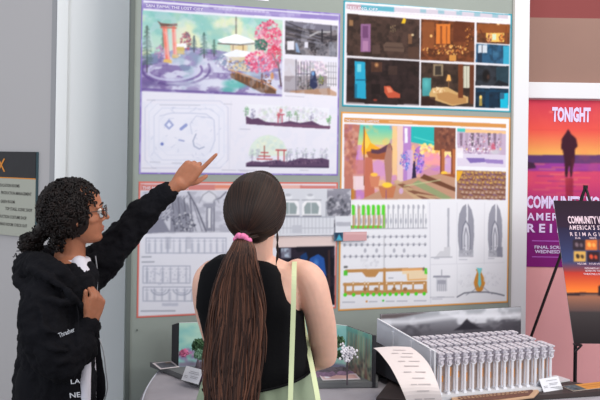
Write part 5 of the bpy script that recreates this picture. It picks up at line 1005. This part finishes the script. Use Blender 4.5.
# curly hair
ch = MB(); hcA = ThA(0, -.014, .012); ch_rg = random.Random(21)
def capr(v): return Vector((v.x*.086, v.y*.108, v.z*.108))
ci = MB(); rsx = []
for j in range(15):
    th = pi*(.02+.80*j/14); rr = []
    for i in range(28):
        ph = 2*pi*i/28; v = Vector((sin(th)*cos(ph), sin(th)*sin(ph), cos(th))); w = capr(v)
        if w.y > .045 and w.z < .085: q = min(1, (w.y-.045)/.03); w.y = .045+(w.y-.045)*(1-q) if w.z < .06 else w.y-.02*q; w.x *= (.95 if w.z < .05 else 1)
        rr.append(ThA(w.x, w.y-.014, w.z+.012))
    rsx.append(rr)
ch.rings(rsx)
def curl(mb_, p, n_, ln, R, r, seed):
    rg = random.Random(seed); n_ = n_.normalized(); a = Vector((rg.uniform(-1, 1), rg.uniform(-1, 1), rg.uniform(-1.2, .4))); a = (a-n_*a.dot(n_)).normalized(); b_ = n_.cross(a); pts = []; tn = rg.uniform(1.0, 1.8); k_ = int(8*tn)
    for j in range(k_+1): t = 2*pi*tn*j/k_+rg.uniform(0, .3); pts.append(p+a*(ln*j/k_)+b_*(R*cos(t))+n_*(R*.6*sin(t)))
    mb_.tube(pts, [r]*(len(pts)-1)+[r*.4], 5)
cnt = 0; k = 0
while cnt < 980 and k < 8000:
    k += 1; z = ch_rg.uniform(-.78, 1); ph = ch_rg.uniform(0, 2*pi); q = sqrt(max(0, 1-z*z)); v = Vector((q*cos(ph), q*sin(ph), z)); w = capr(v)
    if w.y > .072 and w.z < .066: continue
    if w.y > .05 and w.z < .03: continue
    if w.y > .036 and w.z < -.005: continue
    if w.z < -.032 and w.y > -.005: continue
    if abs(w.y+.005) < .02 and -.05 < w.z < -.02: continue
    p = ThA(w.x, w.y-.014, w.z+.012); curl(ch, p, MhA @ v, ch_rg.uniform(.015, .035), ch_rg.uniform(.005, .0085), ch_rg.uniform(.0022, .0036), k); cnt += 1
for k in range(110):    # nape and sideburn curls
    p = ThA(ch_rg.uniform(-.07, .07), ch_rg.uniform(-.085, -.045), ch_rg.uniform(-.12, -.06)); curl(ch, p, MhA @ Vector((0, -1, -.2)), .02, .006, .0024, 900+k)
ch.build('hair', hairA, pa_, smooth_=True)
bn = MB(); bcn = A_(31, 243, 2.80); bn.ell(bcn, .036)
for k in range(230):
    v = Vector((ch_rg.gauss(0, 1), ch_rg.gauss(0, 1), ch_rg.gauss(0, 1))).normalized(); curl(bn, bcn+Vector((v.x, v.y, v.z*.95))*.036, v, ch_rg.uniform(.01, .024), ch_rg.uniform(.004, .008), ch_rg.uniform(.0018, .003), 2000+k)
for k in range(26):
    p = A_(ch_rg.uniform(17, 40), ch_rg.uniform(238, 256), 2.8+ch_rg.uniform(-.03, .03)); curl(bn, p, -FW, .02, .007, .0017, 3000+k)
bn.build('hair_bun', hairA, pa_, smooth_=True)
ht = MB().limb([ThA(0, -.09, -.03), bcn], [.03, .022], 12, 3)
for k in range(70):
    t = ch_rg.random(); v = Vector((ch_rg.gauss(0, 1), ch_rg.gauss(0, 1), ch_rg.gauss(0, 1))).normalized(); curl(ht, ThA(0, -.09, -.03).lerp(bcn, t)+v*.027, v, .02, .006, .0024, 5000+k)
ht.build('gathered_curls', hairA, pa_, smooth_=True)
# hoodie
hd_m = mat('washed black cotton', (19, 19, 24), .95, noise=.2, nscale=9, bump=.3, bscale=140, spec=.15)
hm = MB()
hr = [(69, 261, .115, .09, 2.82), (66, 270, .178, .112, 2.81), (62, 290, .195, .122, 2.80), (60, 320, .195, .13, 2.80), (59, 350, .19, .13, 2.80), (58, 380, .195, .14, 2.80), (58, 408, .20, .145, 2.80), (58, 425, .19, .14, 2.80)]
hm.rings([oring(A_(x, y, d_), ar, af, hw, hd*.8, 32, 2.4, back=hd) for x, y, hw, hd, d_ in hr])
hm.limb([A_(78, 276, 2.93), A_(97, 266, 2.95), A_(118, 243, 2.955), A_(138, 218.5, 2.955), A_(153, 204, 2.955), A_(164, 195.5, 2.955)], [.075, .076, .064, .055, .047, .041], 20, 5)
hm.limb([A_(164, 196, 2.955), A_(168, 192, 2.955)], [.038, .036], 20, 3)
hm.limb([A_(48, 288, 2.68), A_(44, 305, 2.63), A_(44, 330, 2.60), A_(55, 356, 2.58), A_(62, 364, 2.58)], [.075, .080, .077, .072, .064], 20, 5)
hm.limb([A_(62, 364, 2.58), A_(74, 350, 2.60), A_(83, 336, 2.63), A_(88, 328, 2.645)], [.062, .058, .049, .038], 20, 5)
hm.limb([A_(80, 345, 2.63), A_(85, 352, 2.65)], [.045, .04], 14, 3)
# hood folded down behind the neck
hm.limb([A_(84, 312, 2.70), A_(75, 292, 2.655), A_(61, 276, 2.64), A_(46, 268, 2.66), A_(32, 267, 2.72), A_(29, 266, 2.82), A_(42, 258, 2.93), A_(64, 256, 2.97), A_(82, 264, 2.96), A_(90, 284, 2.93)], [.016, .026, .036, .046, .05, .052, .046, .036, .026, .018], 18, 5)
hm.limb([A_(28, 284, 2.70), A_(44, 288, 2.665), A_(62, 292, 2.655)], [.038, .036, .025], 16, 4)
hm.limb([A_(22, 262, 2.70), A_(34, 270, 2.62), A_(50, 279, 2.585), A_(66, 290, 2.59), A_(78, 302, 2.61), A_(84, 313, 2.65)], [.012, .015, .015, .014, .013, .010], 12, 5)
hm.limb([A_(17, 274, 2.70), A_(24, 287, 2.62), A_(40, 297, 2.575), A_(58, 301, 2.575), A_(72, 304, 2.60)], [.012, .016, .016, .013, .008], 12, 5)
for q_ in ([(34, 318, 2.545), (48, 330, 2.525), (62, 334, 2.53)], [(36, 340, 2.53), (50, 348, 2.51), (66, 350, 2.525)], [(46, 358, 2.52), (60, 362, 2.515), (74, 356, 2.55)], [(66, 344, 2.545), (78, 340, 2.575), (88, 334, 2.61)], [(30, 300, 2.57), (40, 310, 2.545), (44, 326, 2.53)]): hm.limb([A_(*q) for q in q_], [.006, .011, .005], 10, 5)
ho = skin_build(hm, 'hoodie', hd_m, .006, pa_, 5); folds(ho, .028, .06); folds(ho, .012, .022)
# far front panel hanging open with its zip, cuffs, shirt
fpn = MB(); pr_ = []
for x0, x1, y, d_ in ((84, 99, 262, 2.86), (88, 100, 285, 2.86), (88, 99, 310, 2.85), (88, 99.5, 335, 2.83), (89, 101, 350, 2.82), (88, 105, 372, 2.81), (86, 107, 392, 2.80), (84, 104, 408, 2.80)):
    a, b_ = A_(x0, y, d_+.03), A_(x1, y, d_); n_ = (b_-a).cross(Z3).normalized()*.012; pr_.append([a+n_, b_+n_*.5, b_-n_*.5, a-n_])
fpn.rings(pr_); fo = fpn.build('hoodie_front', hd_m, pa_, smooth_=True); sm = fo.modifiers.new('sub', 'SUBSURF'); sm.levels = 2; sm.render_levels = 2; folds(fo, .008, .05)
zipm = mat('silver zip', (170, 172, 178), .4, metal=.5)
MB().tube([A_(95.5, 256, 2.845), A_(97.5, 275, 2.84), A_(97, 292, 2.835)], .0022, 6, 4).build('zip', zipm, fo); MB().tube([A_(99, 338, 2.79), A_(103.5, 352, 2.785), A_(106, 372, 2.782), A_(107.5, 388, 2.78), A_(104, 402, 2.78)], .0022, 6, 4).build('zip', zipm, fo)
MB().tube([A_(74, 296, 2.615), A_(78.5, 316, 2.60), A_(77, 340, 2.555), A_(76.5, 372, 2.56)], .002, 6, 4).build('cord', hd_m, ho)
cf = MB(); cdir = (A_(171, 189.5, 2.95)-A_(160, 200, 2.955)).normalized(); c0_ = A_(167.5, 193.5, 2.952); cf.tube([c0_-cdir*.012, c0_-cdir*.004, c0_+cdir*.006, c0_+cdir*.016], [.037, .038, .037, .032], 24); cf.build('cuff', hd_m, pa_, smooth_=True)
cf = MB(); cdir = (A_(90, 323, 2.65)-A_(82, 338, 2.63)).normalized(); c0_ = A_(88.5, 326, 2.648); cf.tube([c0_-cdir*.02, c0_-cdir*.004, c0_+cdir*.006, c0_+cdir*.014], [.041, .040, .038, .034], 24); cf.build('cuff', hd_m, pa_, smooth_=True)
wsh = mat('white printed shirt', (222, 220, 232), .85, noise=.03, nscale=20)
ts = MB(); ts.rings([oring(A_(x, y, 2.80), ar, af, hw, hd, 28, 2.3) for x, y, hw, hd in ((73.5, 258, .062, .055), (73, 266, .085, .062), (72, 285, .096, .066), (71, 305, .10, .06), (71, 335, .10, .072), (72, 370, .10, .078), (72, 402, .10, .08))])
ts.limb([A_(79, 264, 2.755), A_(82.5, 276, 2.72), A_(85, 290, 2.69), A_(87, 303, 2.68)], [.030, .031, .026, .014], 16, 5); ts.limb([A_(86, 343, 2.66), A_(86, 370, 2.66), A_(85, 405, 2.66)], [.012, .017, .017], 12, 4)
tso = ts.build('shirt', wsh, pa_, smooth_=True); folds(tso, .006, .05)
blue = mat('blue shirt print', (80, 130, 200), .8); navy = mat('navy shirt print', (54, 58, 110), .8)
pm2 = mat('dark trousers', (20, 20, 25), .95, spec=.15)
tg = MB()
for k, px in enumerate((50, 70)):
    dd = DA+(-.06 if k == 0 else .06); tg.limb([zf(px, dd, .84), zf(px, dd, .45), zf(px, dd, .12)], [.105, .08, .065], 18, 5)
tg.ell(zf(60, DA, .80), (.14, .11, .09), None); skin_build(tg, 'trousers', pm2, .008, pa_, 4)
for k, px in enumerate((50, 70)): fp = zf(px, DA+(-.06 if k == 0 else .06), .035); MB().limb([fp-af*.04+Z3*.01, fp+af*.08+Z3*.008, fp+af*.18], [.045, .043, .034], 14, 4).build('shoe', mat('white shoe', (220, 218, 214), .6), pa_, smooth_=True)

lw = mat('white hoodie lettering', (206, 208, 214), .8)
def hood_text(t_, px, py, d, ang, h, w):
    x = RT*cos(ang)+UP*sin(ang); y = -RT*sin(ang)+UP*cos(ang); lettering('sleeve_lettering', t_, A_(px, py, d), x, y, h, lw, ho, width=w, lift=0, bold=.01)
hood_text('Thrasher', 59.5, 337.5, 2.475, .38, .014, .052); hood_text('LA', 71, 384, 2.53, .1, .014, .03); hood_text('NE', 70, 398, 2.53, .1, .016, .034)
pr = MB()
for (x, y, r) in ((82.5, 280, .006), (84, 283.5, .006)): pr.ell(A_(x, y, 2.688), (r, r*.5, r*1.2), None, 8, 6)
pr.build('shirt_print', blue, tso); MB().ell(A_(85.5, 294, 2.664), (.009, .006, .01), None, 8, 6).build('shirt_print', navy, tso)
# ------------------------------------------------------------ light and look
W = bpy.data.worlds.new('world'); S.world = W; W.use_nodes = True; bg = W.node_tree.nodes['Background']
bg.inputs[0].default_value = (.95, .96, 1.0, 1); bg.inputs[1].default_value = .8
def area(name, loc, target, sx, sy, e, col):
    l = bpy.data.lights.new(name, 'AREA'); l.shape = 'RECTANGLE'; l.size = sx; l.size_y = sy; l.energy = e; l.color = col
    o = bpy.data.objects.new(name, l); COL.objects.link(o); o.location = loc; o.rotation_euler = (Vector(target)-Vector(loc)).to_track_quat('-Z', 'Y').to_euler(); return o
area('window_daylight', (3.2, -5.6, 3.2), (.6, 0, 1.4), 3, 2, 108, (1, .98, .96))
area('ceiling_lamp', (1.6, -1.6, 3.6), (1.6, -.3, 1), 1.6, .8, 32, (1, .9, .78))
area('side_daylight', (-3.4, -3.0, 2.4), (0, 0, 1.4), 1.5, 2, 52, (.8, .9, 1))
area('pink_wall_fill', (3.4, -2.6, 3.0), (2.9, -.6, 1.0), .8, .8, 20, (1, .9, .86))  # unseen fill light, added to brighten the pink wall
vs = S.view_settings; vs.view_transform = 'Standard'; vs.look = 'None'; vs.exposure = -.13; vs.gamma = 1; vs.use_curve_mapping = False
